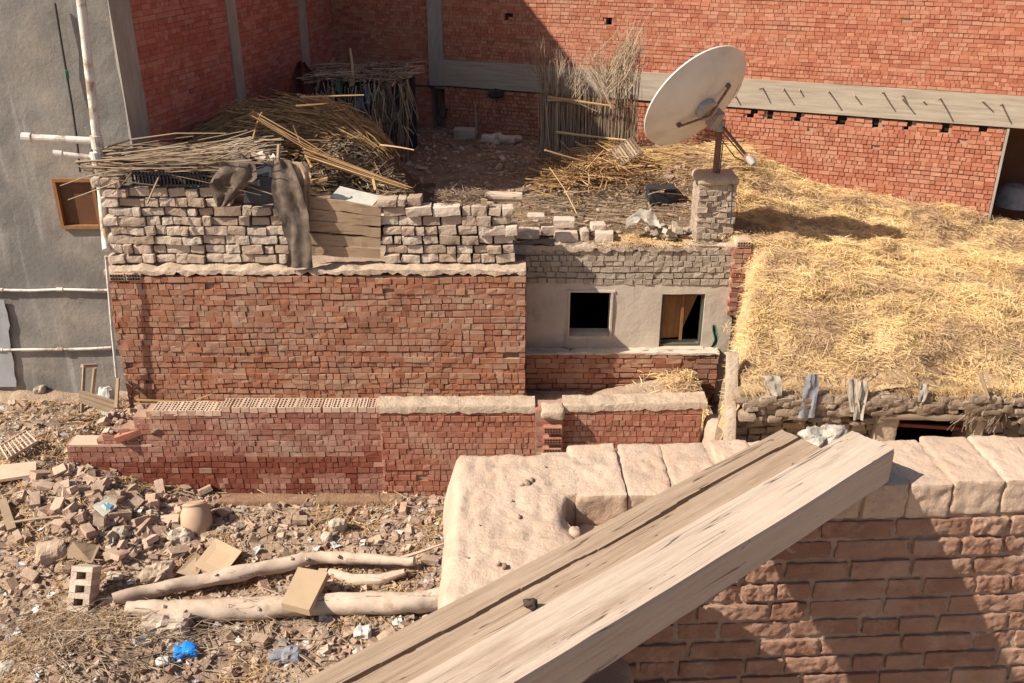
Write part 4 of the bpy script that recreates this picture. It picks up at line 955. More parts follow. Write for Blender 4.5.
tag(mb.build('straw_layer', 'straw_base', smooth=True), 'thick matted layer of golden straw covering the right hand roof', 'straw', kind='stuff')
def spf():
    while True:
        x, y = U(2.3, 9.0), U(SYF - .07, 18.2)
        if FB(x, y, 5, .9) < -.12 and U(0, 1) < .55: continue
        if x > sxl(y) - .16 and y < sback(x) and x < 512 / 960 * (y * .906 + 2.3) * 1.12: 
            return x, y, sz(x, y) + .005
def sdir(p): return FB(p[0], p[1], 0, 1.1, 2) * 5 + random.gauss(0, .8)
ms = strips(88000, spf, (.06, .26), .0032, .12, sdir, lift=.03)
# tufts
for _ in range(420):
    x, y, z = spf(); a0 = U(0, 6.3)
    strips(45, lambda: (x + random.gauss(0, .11), y + random.gauss(0, .09), z + U(.0, .06)), (.08, .28), .0032, .4, lambda p: a0 + random.gauss(0, .5), mb=ms)
# hanging fringe at the eave
for _ in range(2200):
    x = U(2.8, 7.3); f = FB(x, 0, 0, 1.4); 
    if f < -.1 and U(0, 1) < .6: continue
    z = -5.56 + U(-.06, .08); l = U(.03, .16) * (.5 + max(0, f * 1.5)); a = Vector((x, SYF - .13 + U(-.02, .06), z)); stick(ms, a, a + Vector((random.gauss(0, .07), U(-.08, .0), -l)), .0035, .1, 3, 2)
tag(ms.build('loose_golden_straw', 'straw'), 'loose golden straw lying over the right hand roof and its eave', 'straw', kind='stuff')
w = thing('straw_roof_house', 'low rough stone house carrying the straw roof, dark window at right', 'house')
hx0 = atY(893, 430, SYF).x; hx1 = atY(968, 430, SYF).x; hz1 = atY(930, 415, SYF).z; hz0 = -6.65
m1, k1 = brick_wall((2.72, SYF), (9.5, SYF), -7.6, lambda x: -5.66, .12, .105, .018, .16, .035, .3, jit=.022, miss=.02, wob=.07, thick=.3, holes=[(hx0 - 2.72, hx1 - 2.72, hz0, hz1 + .02)], rowpat=lambda r: random.choice([1.0, 1.4, 1.8]))
m1.build('stones', 'mud_brown', w); k1.build('mud_mortar', 'mortar', w)
mb = MB(); mb.lump((2.90, 11.3, -6.75), (.24, 1.7, 1.2), Matrix.Rotation(-.25, 3, 'Z'), (4, 16, 12), .2, .06, 4); mb.build('side_wall', 'mud_brown', w, smooth=True)
mb = MB()
for _ in range(460):
    x = U(2.85, 7.6); zz = -5.60 - abs(random.gauss(0, .14))
    if hx0 - .1 < x < hx1 + .1 and zz < hz1 + .12: continue
    mb.lump((x, SYF - .07 + U(-.06, .02), zz), (U(.09, .26), .2, U(.06, .12)), Matrix.Rotation(U(-.2, .2), 3, 'Y'), (4, 3, 3), .22, .03, 8)
mb.build('eave_stones', 'mud_brown', w, smooth=True)
mb = MB(); mb.lump(((hx0 + hx1) / 2 - .05, SYF - .12, hz1 + .07), (1.42, .16, .085), Matrix.Rotation(.02, 3, 'Y'), (20, 3, 3), .25, .02, 6); mb.build('lintel', 'wood', w, smooth=True)
mb = MB(); mb.box(((hx0 + hx1) / 2, SYF + .9, -6.4), (2.2, .05, 1.4)); mb.box((hx0 - .6, SYF + .6, -6.4), (.05, .6, 1.4)); mb.box((hx1 + .6, SYF + .6, -6.4), (.05, .6, 1.4)); mb.box(((hx0 + hx1) / 2, SYF + .6, -5.8), (2.2, .6, .04)); mb.box(((hx0 + hx1) / 2, SYF + .6, -7.0), (2.2, .6, .04)); mb.build('interior', 'dark', w)  # near-black panels supply the shade behind this window
f = MB(); f.box((hx0 + .03, SYF + .06, (hz0 + hz1) / 2), (.05, .06, hz1 - hz0)); f.box(((hx0 + hx1) / 2, SYF + .06, hz1 - .05), (hx1 - hx0 - .02, .06, .09)); fr = f.build('window_frame', 'redpaint', w)
f = MB(); f.box(((hx0 + hx1) / 2, SYF + .10, hz1 - .22), (hx1 - hx0 + .0, .04, .045), Matrix.Rotation(.07, 3, 'Y')); f.build('crossbar', 'redpaint', fr)
mb = MB(); mb.lump((hx0 - .14, SYF - .06, -6.15), (.28, .16, .5), Matrix.Rotation(.05, 3, 'Y'), (5, 3, 8), .2, .02); mb.build('mud_jamb', 'mud', w, smooth=True); mb = MB(); mb.lump((hx1 + .05, SYF - .06, -6.2), (.12, .16, .5), Matrix.Rotation(.15, 3, 'Y'), (4, 3, 8), .2, .02); mb.build('mud_jamb', 'mud', w, smooth=True)
rest(w, Vector((5, SYF, -7.4)))
# pale post at its left corner, ledge with straw in front
mb = MB(); a = atY(734, 352, 10.75); c = atY(731, 430, 10.28); mb.lump((a + c) / 2 + Vector((0, 0, -.25)), (.15, .14, (a - c).length + .45), (c - a).to_track_quat('Z', 'Y').to_matrix(), (5, 5, 20), .15, .03, 6)
tag(mb.build('mud_post', 'mud', smooth=True), 'pale mud covered post at the left corner of the straw house', 'post')
mb = MB(); mb.lump((4.3, 10.0, -6.85), (3.8, .9, .9), None, (40, 8, 4), .25, .05, 3); o = mb.build('mud_bench', 'mud_grey', smooth=True); tag(o, 'raised mud bench strewn with straw below the stone eave wall', 'bench')
mb = MB(); mb.lump((2.72, 10.95, -6.95), (.36, .5, 1.4), None, (4, 10, 10), .3, .06, 3); tag(mb.build('rubble_stub', 'stone', smooth=True), 'whitish rubble stub between the low wall and the mud post', 'wall stub')
tag(strips(5000, lambda: (U(2.5, 6.0), U(9.6, 10.5), -6.40), (.06, .22), .005, .2).build('bench_straw', 'straw'), 'straw scattered on the mud bench', 'straw', kind='stuff')
tag(strips(1800, lambda: (2.8 - abs(random.gauss(0, .28)), U(11.3, 13.4), -6.84 + U(0, .12)), (.06, .25), .005, .2).build('corner_straw', 'straw'), 'straw blown into the corner below the parapet', 'straw', kind='stuff')
board_thing('leaning_plank', 'short dark plank leaning at the parapet right end', 'plank', [(729, 344), (737, 342), (733, 368), (727, 368)], 12.85, 'wood', 1)
tag(cloth('green_rag', 'green', [atY(714, 325, 13.5), atY(716, 338, 13.48), atY(713, 348, 13.45)], [.06, .08, .08], 1, .03, seed=5), 'faded green scrap standing right of the shuttered window', 'rag')
for (pts_, ws, mt, nm, lab, ct) in (
    ([(813, 374, 10.36), (811, 390, 10.33), (806, 418, 10.30)], [.14, .22, .24], 'cloth_grey', 'grey_rag', 'dark grey rag hanging from the straw eave', 'rag'),
    ([(853, 379, 10.36), (853, 395, 10.33), (855, 412, 10.31)], [.12, .16, .12], 'cloth_white', 'pale_rag', 'white rag hanging from the eave, left of a pair', 'rag'),
    ([(863, 381, 10.35), (862, 398, 10.32), (858, 420, 10.30)], [.14, .16, .14], 'cloth_white', 'pale_rag', 'longer white rag hanging from the eave, right of a pair', 'rag'),
    ([(925, 384, 10.36), (924, 392, 10.32), (921, 402, 10.31)], [.14, .13, .08], 'cloth_white', 'small_rag', 'small pale rag hanging above the dark house window', 'rag'),
    ([(771, 376, 10.40), (774, 385, 10.36), (776, 396, 10.33)], [.22, .22, .16], 'cloth_white', 'tan_rag', 'tan cloth hanging at the left part of the eave', 'rag')):
    tag(cloth(nm, mt, [atY(*q_) for q_ in pts_], [v * .85 for v in ws], 1.2, .014, seed=len(lab)), lab, ct, 'rags hanging from the straw eave')
mb = MB(); stick(mb, atY(980, 372, 10.4), atY(989, 398, 10.3), .03, .02, 5); stick(mb, atY(986, 370, 10.4), atY(990, 388, 10.3), .022, .02, 5); tag(mb.build('dark_stub', 'wood'), 'two dark wood stubs hanging from the eave at right', 'wood')
mb = MB()
for _ in range(60):
    x = atY(U(972, 1010), 400, 10.35).x; a = Vector((x, 10.38, -5.72 + U(-.05, .05))); stick(mb, a, a + Vector((random.gauss(-.08, .08), -.03, -U(.1, .35))), .007, .1, 4, 3)
tag(mb.build('root_fringe', 'reed_old'), 'pale dry roots hanging from the eave at far right', 'roots')
# litter on the bench
for (px, py, mt, s_, lab) in ((748, 441, 'blue', .06, 'small blue plastic scrap on the mud bench'), (738, 446, 'cloth_white', .07, 'small crushed white cup on the mud bench'), (722, 437, 'green', .10, 'green plastic scrap by the mud post')):
    mb = MB(); A = atZ(px, py, -6.37); mb.lump(A, (s_ * 1.5, s_, s_), Matrix.Rotation(.5, 3, 'Z'), (4, 4, 4), .4, .02, 12); tag(mb.build('plastic_scrap', mt), lab, 'litter')
# ================================================================== LOW WALL
YL = 11.0
w = thing('low_brick_wall', 'long low damp stained brick wall across the yard with a stepped left end', 'wall')
lx0 = -5.95; lxm = -1.62; lxp0 = atY(535, 410, YL).x; lxp1 = atY(563, 410, YL).x; lx2 = atY(704, 395, YL).x
def lowtop(x):
    X = lx0 + x
    if X < -4.75:
        t = (X - lx0) / (-4.75 - lx0); return -6.75 + .10 * math.floor(t * 6.2) * .95 if t > .35 else -6.70
    return -6.19
m1, k1 = brick_wall((lx0, YL), (lxm, YL), -7.6, lowtop, .094, .085, .008, .14, .008, .2, jit=.004, wob=.02, thick=.22, miss=.002, rowpat=lambda r: 1.7 if r % 4 == 1 else 1.0, mif=lambda x, z: 1 if z < -6.83 + .12 * N(x * .8, 1, 1) - .05 * max(0, 2 - x) and U(0, 1) < .93 and not (z < -7.12 and x > 2 and N(x * 1.5, 4, 4) > -.1) else 0)
m1.build('left_bricks', ['brick_low', 'brick_damp'], w); k1.build('left_mortar', 'mortar_red', w)
m1, k1 = brick_wall((lxm - .12, YL - .05), (lxp0, YL - .05), -7.6, lambda x: -6.12, .084, .084, .009, .14, .008, .2, jit=.004, thick=.24, rowpat=lambda r: random.choice([1.0, 1.0, 1.4]))
m1, k1 = brick_wall((lxp1, YL - .03), (lx2, YL - .03), -7.6, lambda x: -6.10 + .05 * x / 1.9, .084, .084, .009, .14, .008, .2, jit=.004, thick=.24, mb=m1, back=k1, rowpat=lambda r: random.choice([1.0, 1.0, 1.4]))
m1.build('right_bricks', 'brick_right', w); k1.build('right_mortar', 'mortar_red', w)
cpm = coping((lxm - .14, YL - .05), (lxp0, YL - .05), -6.03, .30, .10, .03); cpm = coping((lxp1, YL - .03), (lx2 + .05, YL - .03), lambda x: -6.03 + .05 * x / 1.9, .30, .10, .03, mb=cpm); cpm.build('mud_coping', 'mud', w, smooth=True)
# pier
m1, k1 = brick_wall((lxp0, YL - .13), (lxp1, YL - .13), -7.6, lambda x: -6.07, .12, .0775, .012, .16, .012, .4, jit=.005, thick=.2)
m1.build('pier_bricks', 'brick_low', w); mb = MB(); mb.box(((lxp0 + lxp1) / 2, YL + .02, -6.86), (lxp1 - lxp0, .3, 1.6)); mb.build('pier_core', 'mortar_red', w)
mb = MB(); hd = MB()
for zz in (-6.30, -6.46, -6.62):
    mb.box(((lxp0 + lxp1) / 2 + .04, YL - .17, zz), (.24, .1, .085), None, .003)
    for i in range(6):
        for j in range(2): hd.box(((lxp0 + lxp1) / 2 - .05 + i * .036, YL - .222, zz - .018 + j * .036), (.02, .01, .02))
hb = mb.build('pier_hollow_brick', 'brick_right', w); hd.build('holes', 'dark', hb)  # hole shade on the pier bricks laid on as black chips
mb = MB(); mb.lump(((lxp0 + lxp1) / 2 + .04, YL - .06, -6.10), (.30, .28, .14), None, (6, 6, 4), .35, .03, 5); mb.build('pier_cap', 'mud', w, smooth=True)
# hollow brick coping on the left part, holes upwards
mb = MB(); hd = MB(); x = -4.72; k = 0
while x < lxm - .12:
    wd_ = .115; z = -6.185 + U(0, .012) + (.03 if x > -3.9 else -.02); ry = U(-.03, .03)
    mb.box((x + wd_ / 2, YL + .12, z + .035), (wd_ - .008, .26, .075), Matrix.Rotation(ry, 3, 'Z'), .003)
    for i in range(2):
        for j in range(5): hd.box((x + wd_ * (.3 + .4 * i), YL + .02 + j * .048, z + .073), (.022, .026, .008))
    x += wd_ + (.02 if U(0, 1) < .1 else 0)
hb = mb.build('hollow_coping', 'hollow', w); hd.build('holes', 'dark', hb)  # black chips on the coping tops stand for shaded holes
mb = MB(); mb.box((-5.35, YL + .12, -6.66), (1.1, .25, .03), None, .003); mb.build('step_top', 'hollow', w)
rest(w, Vector((-1.6, YL, -7.4)))
mb = MB(); mb.lump((-2.7, YL - .16, -7.43), (2.5, .22, .14), None, (50, 5, 4), .3, .04, 7); tag(mb.build('red_earth_footing', 'brick_wet2', smooth=True), 'low strip of red earth along the foot of the low wall', 'earth')
mb = MB(); mb.box((-5.08, YL + .02, -6.50), (.34, .14, .09), Matrix.Rotation(-.25, 3, 'Y') @ Matrix.Rotation(.3, 3, 'Z'), .006); tag(mb.build('loose_brick', 'brick_back'), 'orange brick lying loose on the stepped end of the low wall', 'brick')
# rubble on step
tag(rocks(160, lambda: (U(-5.5, -4.7), U(YL + .02, YL + .6), -6.62 + U(0, .22) * 1.0), (.04, .14), boxy=.5).build('step_rubble', 'rubble'), 'broken bits resting behind the stepped end of the low wall', 'rubble', kind='stuff')
st(grid(-5.3, 2.9, 11.2, 13.45, .06, lambda x, y: -7.16 + .34 * max(0, min(1, (x - 1.2) / 1.5)) - .5 * max(0, min(1, (-4.5 - x) / .8)) + FB(x, y, 0, 1.2) * .06 + FB(x, y, 3, 6) * .03).build('earth', 'ground', smooth=True))
for i, (x0, y0, x1, y1) in enumerate(((134, 404, 190, 402), (184, 405, 212, 394), (136, 400, 200, 403))):
    mb = MB(); stick(mb, atY(x0, y0, 12.0), atY(x1, y1, 12.1), .018, .02, 5); tag(mb.build('lath', 'reed'), 'thin lath lying behind the stepped end of the low wall', 'lath', 'laths behind the low wall')
# ================================================================== YARD OBJECTS
def G(px, py, up=0):
    z = -7.4
    for _ in range(6): v = atZ(px, py, z); z = gz(v.x, v.y) + up
    return atZ(px, py, z)
# logs
def log(name, label, pix, rad, up=.1):
    mb = MB(); P0 = [G(x, y, up) for x, y in pix]; pts = []
    for i in range(len(P0) - 1):
        for t in (0, .125, .25, .375, .5, .625, .75, .875): pts.append(P0[i].lerp(P0[i + 1], t))
    pts.append(P0[-1]); k = len(pts)
    # smooth
    for _ in range(2): pts = [pts[0]] + [(pts[i - 1] + pts[i] * 2 + pts[i + 1]) / 4 for i in range(1, k - 1)] + [pts[-1]]
    zz = max(p.z for p in pts) * .5 + sum(p.z for p in pts) / k * .5
    for p in pts: p.z = p.z * .5 + zz * .5
    rr = [np.interp(i / (k - 1), np.linspace(0, 1, len(rad)), rad) * U(.93, 1.07) for i in range(k)]
    mb.tube(pts, rr, 14)
    mb.V = [(x + FB(x, y, z, 3) * .02, y + FB(x, z, y, 4) * .02, z + FB(y, x, z, 3.5) * .028 + N(x, y, z, 14) * .008) for x, y, z in mb.V]
    for _ in range(5):
        q_ = random.choice(pts[2:-2]); d_ = Vector((U(-1, 1), -U(.2, 1), U(.2, 1))).normalized(); mb.tube([q_, q_ + d_ * (max(rad) * 1.15)], [.03, .018], 7)
    return tag(mb.build(name, 'log', smooth=True), label, 'log', 'bare logs lying across the yard')
log('log', 'bent bare log lying across the yard, the upper one', [(112, 596), (180, 588), (240, 577), (290, 566), (322, 560), (360, 562), (415, 563)], [.07, .09, .095, .08, .07, .05], .12)
log('log', 'thick straight bare log lying across the yard, the lower one', [(126, 606), (180, 611), (250, 611), (320, 608), (400, 605), (445, 602)], [.085, .12, .12, .12, .12, .12], .12)
mb = MB(); pts = [G(330, 572, .03), G(352, 580, .05), G(380, 580, .06), G(405, 572, .1)]; mb.tube(pts, [.05, .075, .075, .04], 10); tag(mb.build('curved_bark', 'log', smooth=True), 'short curved piece of bark under the bent log', 'bark')
mb = MB(); mb.tube([G(395, 560, .12), G(420, 552, .14), G(445, 543, .16)], [.025, .018, .012], 6); tag(mb.build('branch', 'log', smooth=True), 'thin forked branch at the right end of the bent log', 'branch')
def flatpiece(name, mat, lab, cat, pix, up=.08, th=.012, grp=None, fold=0):
    V = [Vector(G(x, y, up + (u_ if isinstance(u_, float) else 0))) for x, y, u_ in pix]; n = len(V); mb = MB()
    V2 = [v - Vector((0, 0, th)) for v in V]; F = [tuple(range(n)), tuple(range(2 * n - 1, n - 1, -1))] + [(i, i + n, (i + 1) % n + n, (i + 1) % n) for i in range(n)]
    mb.add([tuple(v) for v in V + V2], F); return tag(mb.build(name, mat), lab, cat, grp)
flatpiece('cardboard_sheet', 'card', 'square cardboard sheet lying beside the clay jar', 'cardboard', [(215, 538, .0), (242, 551, .02), (221, 578, .0), (194, 565, .0)], .12, grp='cardboard in the yard')
flatpiece('cardboard_flap', 'card', 'narrow cardboard flap left of the square sheet', 'cardboard', [(176, 572, .0), (196, 552, .05), (206, 560, .0), (196, 577, .0)], .08, grp='cardboard in the yard')
t = thing('cardboard_box', 'cardboard box piece propped between the two logs', 'cardboard', 'cardboard in the yard')
A, B, Cc, D = G(298, 567, .34), G(328, 572, .34), G(309, 610, .31), G(281, 603, .31)
mb = MB(); V = [A, B, Cc, D]; V2 = [v + Vector((.0, .02, -.1)) for v in V]
mb.add([tuple(v) for v in V + V2], [(0, 1, 2, 3), (7, 6, 5, 4), (0, 4, 5, 1), (1, 5, 6, 2), (2, 6, 7, 3), (3, 7, 4, 0)]); mb.build('panel', 'card', t)
rest(t, Cc)
# clay jar
t = thing('clay_jar', 'broken clay jar lying upright in the rubbish by the low wall', 'jar')
A = G(198, 532); mb = MB(); ax = Vector((-.12, .38, .9)).normalized()
mb.lathe([(.0, 0), (.10, 0), (.17, .08), (.20, .2), (.19, .33), (.15, .42), (.16, .45), (.13, .45), (.12, .41), (.16, .33), (.17, .2), (.0, .1)], A + Vector((0, 0, -.09)), ax, 24); mb.build('body', 'clay', t, smooth=True)
mb = MB(); mb.lathe([(.0, .02), (.13, .02), (.15, .0), (.0, -.0)], A + Vector((0, 0, -.09)) + ax * .445, ax, 20); mb.build('lid', 'clay', t, smooth=True); rest(t, A)
# hollow concrete block
t = thing('hollow_block', 'hollow concrete block standing on end in the rubble at left', 'block')
A = G(82, 610); mb = MB(); Rb = Matrix.Rotation(-.12, 3, 'Z') @ Matrix.Rotation(-.55, 3, 'X')
def bxl(c, s_): mb.box(Rb @ Vector(c) + A, s_, Rb, .003)
for z in (.025, .17, .315, .46): bxl((0, 0, z), (.25, .20, .06))
for x in (-.09, .09):
    for z in (.0975, .2425, .3875): bxl((x, 0, z), (.07, .196, .083))
bxl((0, .09, .24), (.11, .012, .40)); mb.build('body', 'stone', t); rest(t, A)
# white bag/slab, blue plastic, papers
def crumple(name, mat, lab, cat, px, py, sx, sy, szz, rz=0, up=.05, grp=None, fs=9):
    mb = MB(); A = G(px, py, up); mb.lump(A, (sx, sy, szz), Matrix.Rotation(rz, 3, 'Z'), (8, 8, 5), .4, min(sx, sy) * .22, fs); return tag(mb.build(name, mat), lab, cat, grp)
crumple('plaster_lump', 'stone', 'pale flat plaster slab lying in front of the lower log', 'slab', 165, 624, .52, .30, .16, .1)
crumple('plaster_wedge', 'mud', 'pale angular lump between the cardboard and hollow block', 'slab', 158, 573, .36, .28, .2, .3)
crumple('blue_plastic', 'blue', 'bright blue crumpled plastic in front of the lower log', 'plastic', 186, 651, .24, .16, .12, .2)
crumple('light_blue_scrap', 'sheet', 'pale blue white scrap beside the bright blue plastic', 'litter', 163, 662, .14, .1, .06, .4)
crumple('white_bag', 'cloth_white', 'crushed white plastic bag at the bottom left edge', 'bag', 8, 666, .2, .14, .1, .2)
crumple('white_block', 'stone', 'white stone block among the rubbish above the logs', 'block', 338, 527, .22, .16, .24, .4, .06)
crumple('round_stone', 'stone', 'rounded pale stone beside the white stone block', 'stone', 327, 538, .13, .13, .13)
crumple('white_stone', 'stone', 'small white stone between the hollow block and logs', 'stone', 115, 577, .18, .12, .1)
crumple('grey_boulder', 'rubble', 'rounded brown boulder in the rubble above the hollow block', 'boulder', 52, 552, .34, .28, .22, .3, fs=5)
crumple('foil_scrap', 'litter', 'shiny pale foil scrap in front of the lower log at right', 'litter', 362, 632, .2, .18, .1)
crumple('plaster_chunk', 'stone', 'big pale chunk beside the clay jar', 'chunk', 182, 538, .26, .24, .2)
crumple('rag_lump', 'cloth_grey', 'bunched grey rag at the lower right of the yard', 'rag', 286, 655, .3, .2, .12)
crumple('plaster_scrap', 'cloth_white', 'white torn scrap between the logs and rubble heap', 'litter', 118, 532, .2, .14, .08)
crumple('white_lump', 'cloth_white', 'white lump lying by the stool foot', 'stone', 40, 390, .16, .14, .12)
t = flatpiece('carton', 'sheet', 'white and blue carton lying on the brick rubble', 'carton', [(93, 506, .0), (108, 497, .06), (117, 506, .0), (104, 516, .0)], .12, .02)
mb = MB(); V = [G(x, y, .135) for x, y in ((102, 502), (107, 499), (113, 505), (108, 510))]; mb.add([tuple(v) for v in V], [(0, 1, 2, 3)]); mb.build('blue_print', pmat('pale_blue_print', [(.10, .35, .50), (.25, .50, .62)], 8, 0), t)
flatpiece('corrugated_piece', 'board', 'brown corrugated sheet piece half buried in the rubble', 'sheet', [(62, 556, .0), (72, 540, .12), (100, 545, .06), (92, 563, .0)], .06)
flatpiece('plank', 'hollow', 'wide pale plank lying at the left edge of the yard', 'plank', [(-10, 466, .0), (36, 461, .0), (36, 474, .0), (-10, 481, .0)], .10, .04)
mb = MB(); stick(mb, G(5, 524, .1), G(60, 516, .12), .022, .02, 6); tag(mb.build('pole', 'wood'), 'short pole lying across the rubble at left', 'pole')
mb = MB(); V = [G(2, 500, .1), G(12, 530, .06)]; mb.box((V[0] + V[1]) / 2, (.1, (V[0] - V[1]).length, .05), (V[1] - V[0]).to_track_quat('Y', 'Z').to_matrix()); tag(mb.build('timber_piece', 'wood'), 'short thick timber piece at the left edge', 'timber')
# plastic crate side (pale grid) at upper left
t = thing('crate', 'pale plastic crate with slatted bottom upturned on the rubble at left', 'crate')
A, B, D = G(2, 452, .12), G(26, 428, .30), G(36, 439, .12); mb = MB()
A, B, Cc, D = G(0, 446, .2), G(26, 431, .2), G(37, 442, .12), G(8, 459, .12)
for i in range(8): a = A.lerp(B, i / 7); c = D.lerp(Cc, i / 7); mb.tube([a, c], .013, 5)
mb.build('slats', 'log', t); mb = MB(); mb.tube([A, B, Cc, D, A], .02, 5); mb.tube([A.lerp(D, .5), B.lerp(Cc, .5)], .012, 5); mb.build('rim', 'log', t); rest(t, D)
# stool frame by wall
t = thing('wooden_stool', 'broken wooden stool frame tipped beside the tall brick wall', 'stool')
yk = 12.55
def bar(pa, pb, nm, r=.03):
    mb = MB(); a, c = atY(*pa), atY(*pb); L = (a - c).length; mb.box((a + c) / 2, (r * 1.7, r * 1.2, L), (c - a).to_track_quat('Z', 'Y').to_matrix(), .003); mb.build(nm, 'wood', t)
bar((82, 412, yk), (84, 366, yk + .1), 'leg'); bar((92, 395, yk + .4), (95, 368, yk + .3), 'leg'); bar((115, 428, yk - .3), (118, 378, yk), 'leg'); bar((82, 366, yk + .1), (97, 365, yk + .3), 'rail', .035)
for k in range(3): bar((80, 400 - k * 4, yk - .2 + k * .1), (116, 413 - k * 5, yk - .3 + k * .12), 'slat', .035)
rest(t, atY(100, 415, yk))
crumple('plastic_bag', 'litter', 'shiny clear plastic bag crumpled by the stool', 'bag', 108, 402, .26, .22, .5, .2, .3)
# individual loose bricks around the heap
k = 0
for (px, py) in ((58, 505), (70, 518), (130, 490), (152, 502), (140, 470), (118, 466), (96, 480), (170, 520), (205, 490), (60, 470), (78, 452), (45, 486), (160, 488), (182, 508), (35, 500), (140, 520), (88, 530), (225, 512), (300, 520), (415, 520), (430, 560), (260, 640), (385, 640), (30, 575), (120, 555), (70, 490), (105, 455), (150, 540)):
    A = G(px, py, .07); mb = MB(); mb.lump((0, 0, 0), (U(.16, .25), .12, .075), None, (4, 3, 2), .12, .008, 8)
    o = mb.build('brick', random.choice(['rubble_brick', 'rubble_brick', 'hollow']), loc=A, rot=(U(-.5, .5), U(-.5, .5), U(0, 3)))
    tag(o, 'loose dusty brick lying in the rubbish yard', 'brick', 'loose bricks in the rubbish yard')
# ================================================================== FOREGROUND WALL
TZ = -1.60; rot3 = R(3.0)
FO = Vector((0, 2.36, 0)); fu = Vector((math.cos(rot3), math.sin(rot3), 0)); fn = Vector((fu.y, -fu.x, 0)); RF = Matrix.Rotation(rot3, 3, 'Z')
w = thing('near_brick_wall', 'eroded brown brick wall close below, topped by pale bricks on edge', 'wall')
def FP(x, y, z): return FO + fu * x - fn * y + Vector((0, 0, z))
mb = MB(); z = TZ - .125; r = 0
while z > -2.75:
    x = -.1 + U(-.1, .05)
    while x < 2.4:
        ln = random.choice([.12, .13, .16, .24, .22]) if r % 2 else random.choice([.24, .25, .20, .13]); ln *= U(.92, 1.08)
        if x > .05:
            mb.lump(FP(x + ln / 2, .055 + U(-.006, .006), z - .034), (ln - U(.010, .016), .12, U(.059, .066)), RF @ Matrix.Rotation(U(-.012, .012), 3, 'Y'), (30, 6, 12), .08, .007, 34)
        x += ln
    z -= .0765; r += 1
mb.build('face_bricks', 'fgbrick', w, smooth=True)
m1, k1 = brick_wall(FP(.05, .02, 0), FP(3.2, .02, 0), -7.6, -2.76, .22, .0765, .012, .1, .006, .3, thick=.2); m1.build('lower_bricks', 'fgbrick', w); k1.build('lower_mortar', 'fgmortar', w)
m1 = None
mb = MB(); # mortar body: front surface 12 mm behind the brick faces
V = []; F = []; nx, nz = 150, 48
for i in range(nx + 1):
    for j in range(nz + 1):
        x = .02 + 3.2 * i / nx; z = -2.78 + (TZ - .10 + 2.78) * j / nz; V.append(tuple(FP(x, .005 + FB(x, z, 0, 22) * .006, z)))
for i in range(nx):
    for j in range(nz): a = i * (nz + 1) + j; F.append((a, a + nz + 1, a + nz + 2, a + 1))
mb.add(V, F); c = FP(1.6, .14, -4.66); mb.box(c, (3.2, .20, 5.88), RF); mb.build('mortar', 'fgmortar', w, smooth=False)
# top course of bricks on edge
mb = MB(); mo = MB(); x = .14; k = 0
while x < 2.9:
    if k == 0: x = .185
    wd_ = U(.125, .16) if x > .6 else U(.14, .17)
    mb.lump(FP(x + wd_ / 2, .128 + U(-.006, .006), TZ - .058 + U(-.005, .005)), (wd_ - .006, .265 + (.03 if x < .8 else 0), .12), RF @ Matrix.Rotation(U(-.05, .05), 3, 'Z') @ Matrix.Rotation(U(-.03, .03), 3, 'Y'), (18, 30, 14), .06, .0055, 24)
    x += wd_; k += 1
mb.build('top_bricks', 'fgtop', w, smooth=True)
mo.lump(FP(1.55, .13, TZ - .062), (2.9, .245, .112), RF, (140, 14, 6), .1, .010, 16); mo.build('top_mortar', 'fgmud', w, smooth=True)
# thick mud capped left end with sloping outer face
mb = MB(); V = []; F = []
outline_top = [(-.205, .0), (-.205, .24)]
nx, ny = 40, 60
xa0, xb0 = -.160, .175
def slab_pt(i, j):
    x = xa0 + (xb0 - xa0) * i / nx; y = 1.72 + (2.585 - 1.72) * j / ny
    e = FB(x, y, 2, 6) * .012
    if i >= nx - 6: x += (i - nx + 6) / 6 * (FB(y, 0, 3, 9) * .03 + (.05 if y > 2.36 else -.012))
    if i == 0: x += FB(y, 0, 8, 8) * .012
    if j == ny: y += FB(x, 0, 3, 8) * .015
    z = TZ + .008 + FB(x, y, 0, 5) * .005 + FB(x, y, 7, 24) * .0022
    # rounded shoulders, broken notch towards the beams
    d = min(i, nx - i, ny - j) ; z -= [.007, .002, 0][d] if d < 3 else 0
    nt = math.exp(-(((x - .170) / .03) ** 2 + ((y - 2.25) / .07) ** 2)); z -= .035 * nt; z -= .010 * max(0, N(x, y, 4, 30)) + .02 * max(0, N(x, y, 9, 12) - .42)
    return Vector((x, y, z)), e
grid_ = {}
for i in range(nx + 1):
    for j in range(ny + 1): grid_[(i, j)] = len(V); V.append(tuple(slab_pt(i, j)[0]))
for i in range(nx):
    for j in range(ny): F.append((grid_[(i, j)], grid_[(i + 1, j)], grid_[(i + 1, j + 1)], grid_[(i, j + 1)]))
# skirts
def skirt(keys, out, sgn):
    prev = keys; dz = [.022, .04, .065, .10, .15, .22, .4, .7, 1.2, 2.2, 3.6, 5.9]
    prevd = 0
    for dd in dz:
        cur = []
        for kx in keys:
            b0 = Vector(V[kx if isinstance(kx, int) else kx]); o = out * (.006 + .042 * (1 - math.exp(-dd / .12)) + .012 * min(dd, 2)) + out * FB(b0.y * 1, dd, b0.x, 4) * .02 * min(1, dd * 4)
            V.append((b0.x + o.x, b0.y + o.y, TZ - dd)); cur.append(len(V) - 1)
        for a in range(len(keys) - 1): F.append((prev[a], prev[a + 1], cur[a + 1], cur[a]) if sgn else (prev[a + 1], prev[a], cur[a], cur[a + 1]))
        prev = cur
skirt([grid_[(0, j)] for j in range(ny + 1)], Vector((-1, 0, 0)), False)
skirt([grid_[(i, ny)] for i in range(nx + 1)], Vector((0, .4, 0)), False)
skirt([grid_[(nx, j)] for j in range(ny + 1)], Vector((.0, 0, 0)), True)
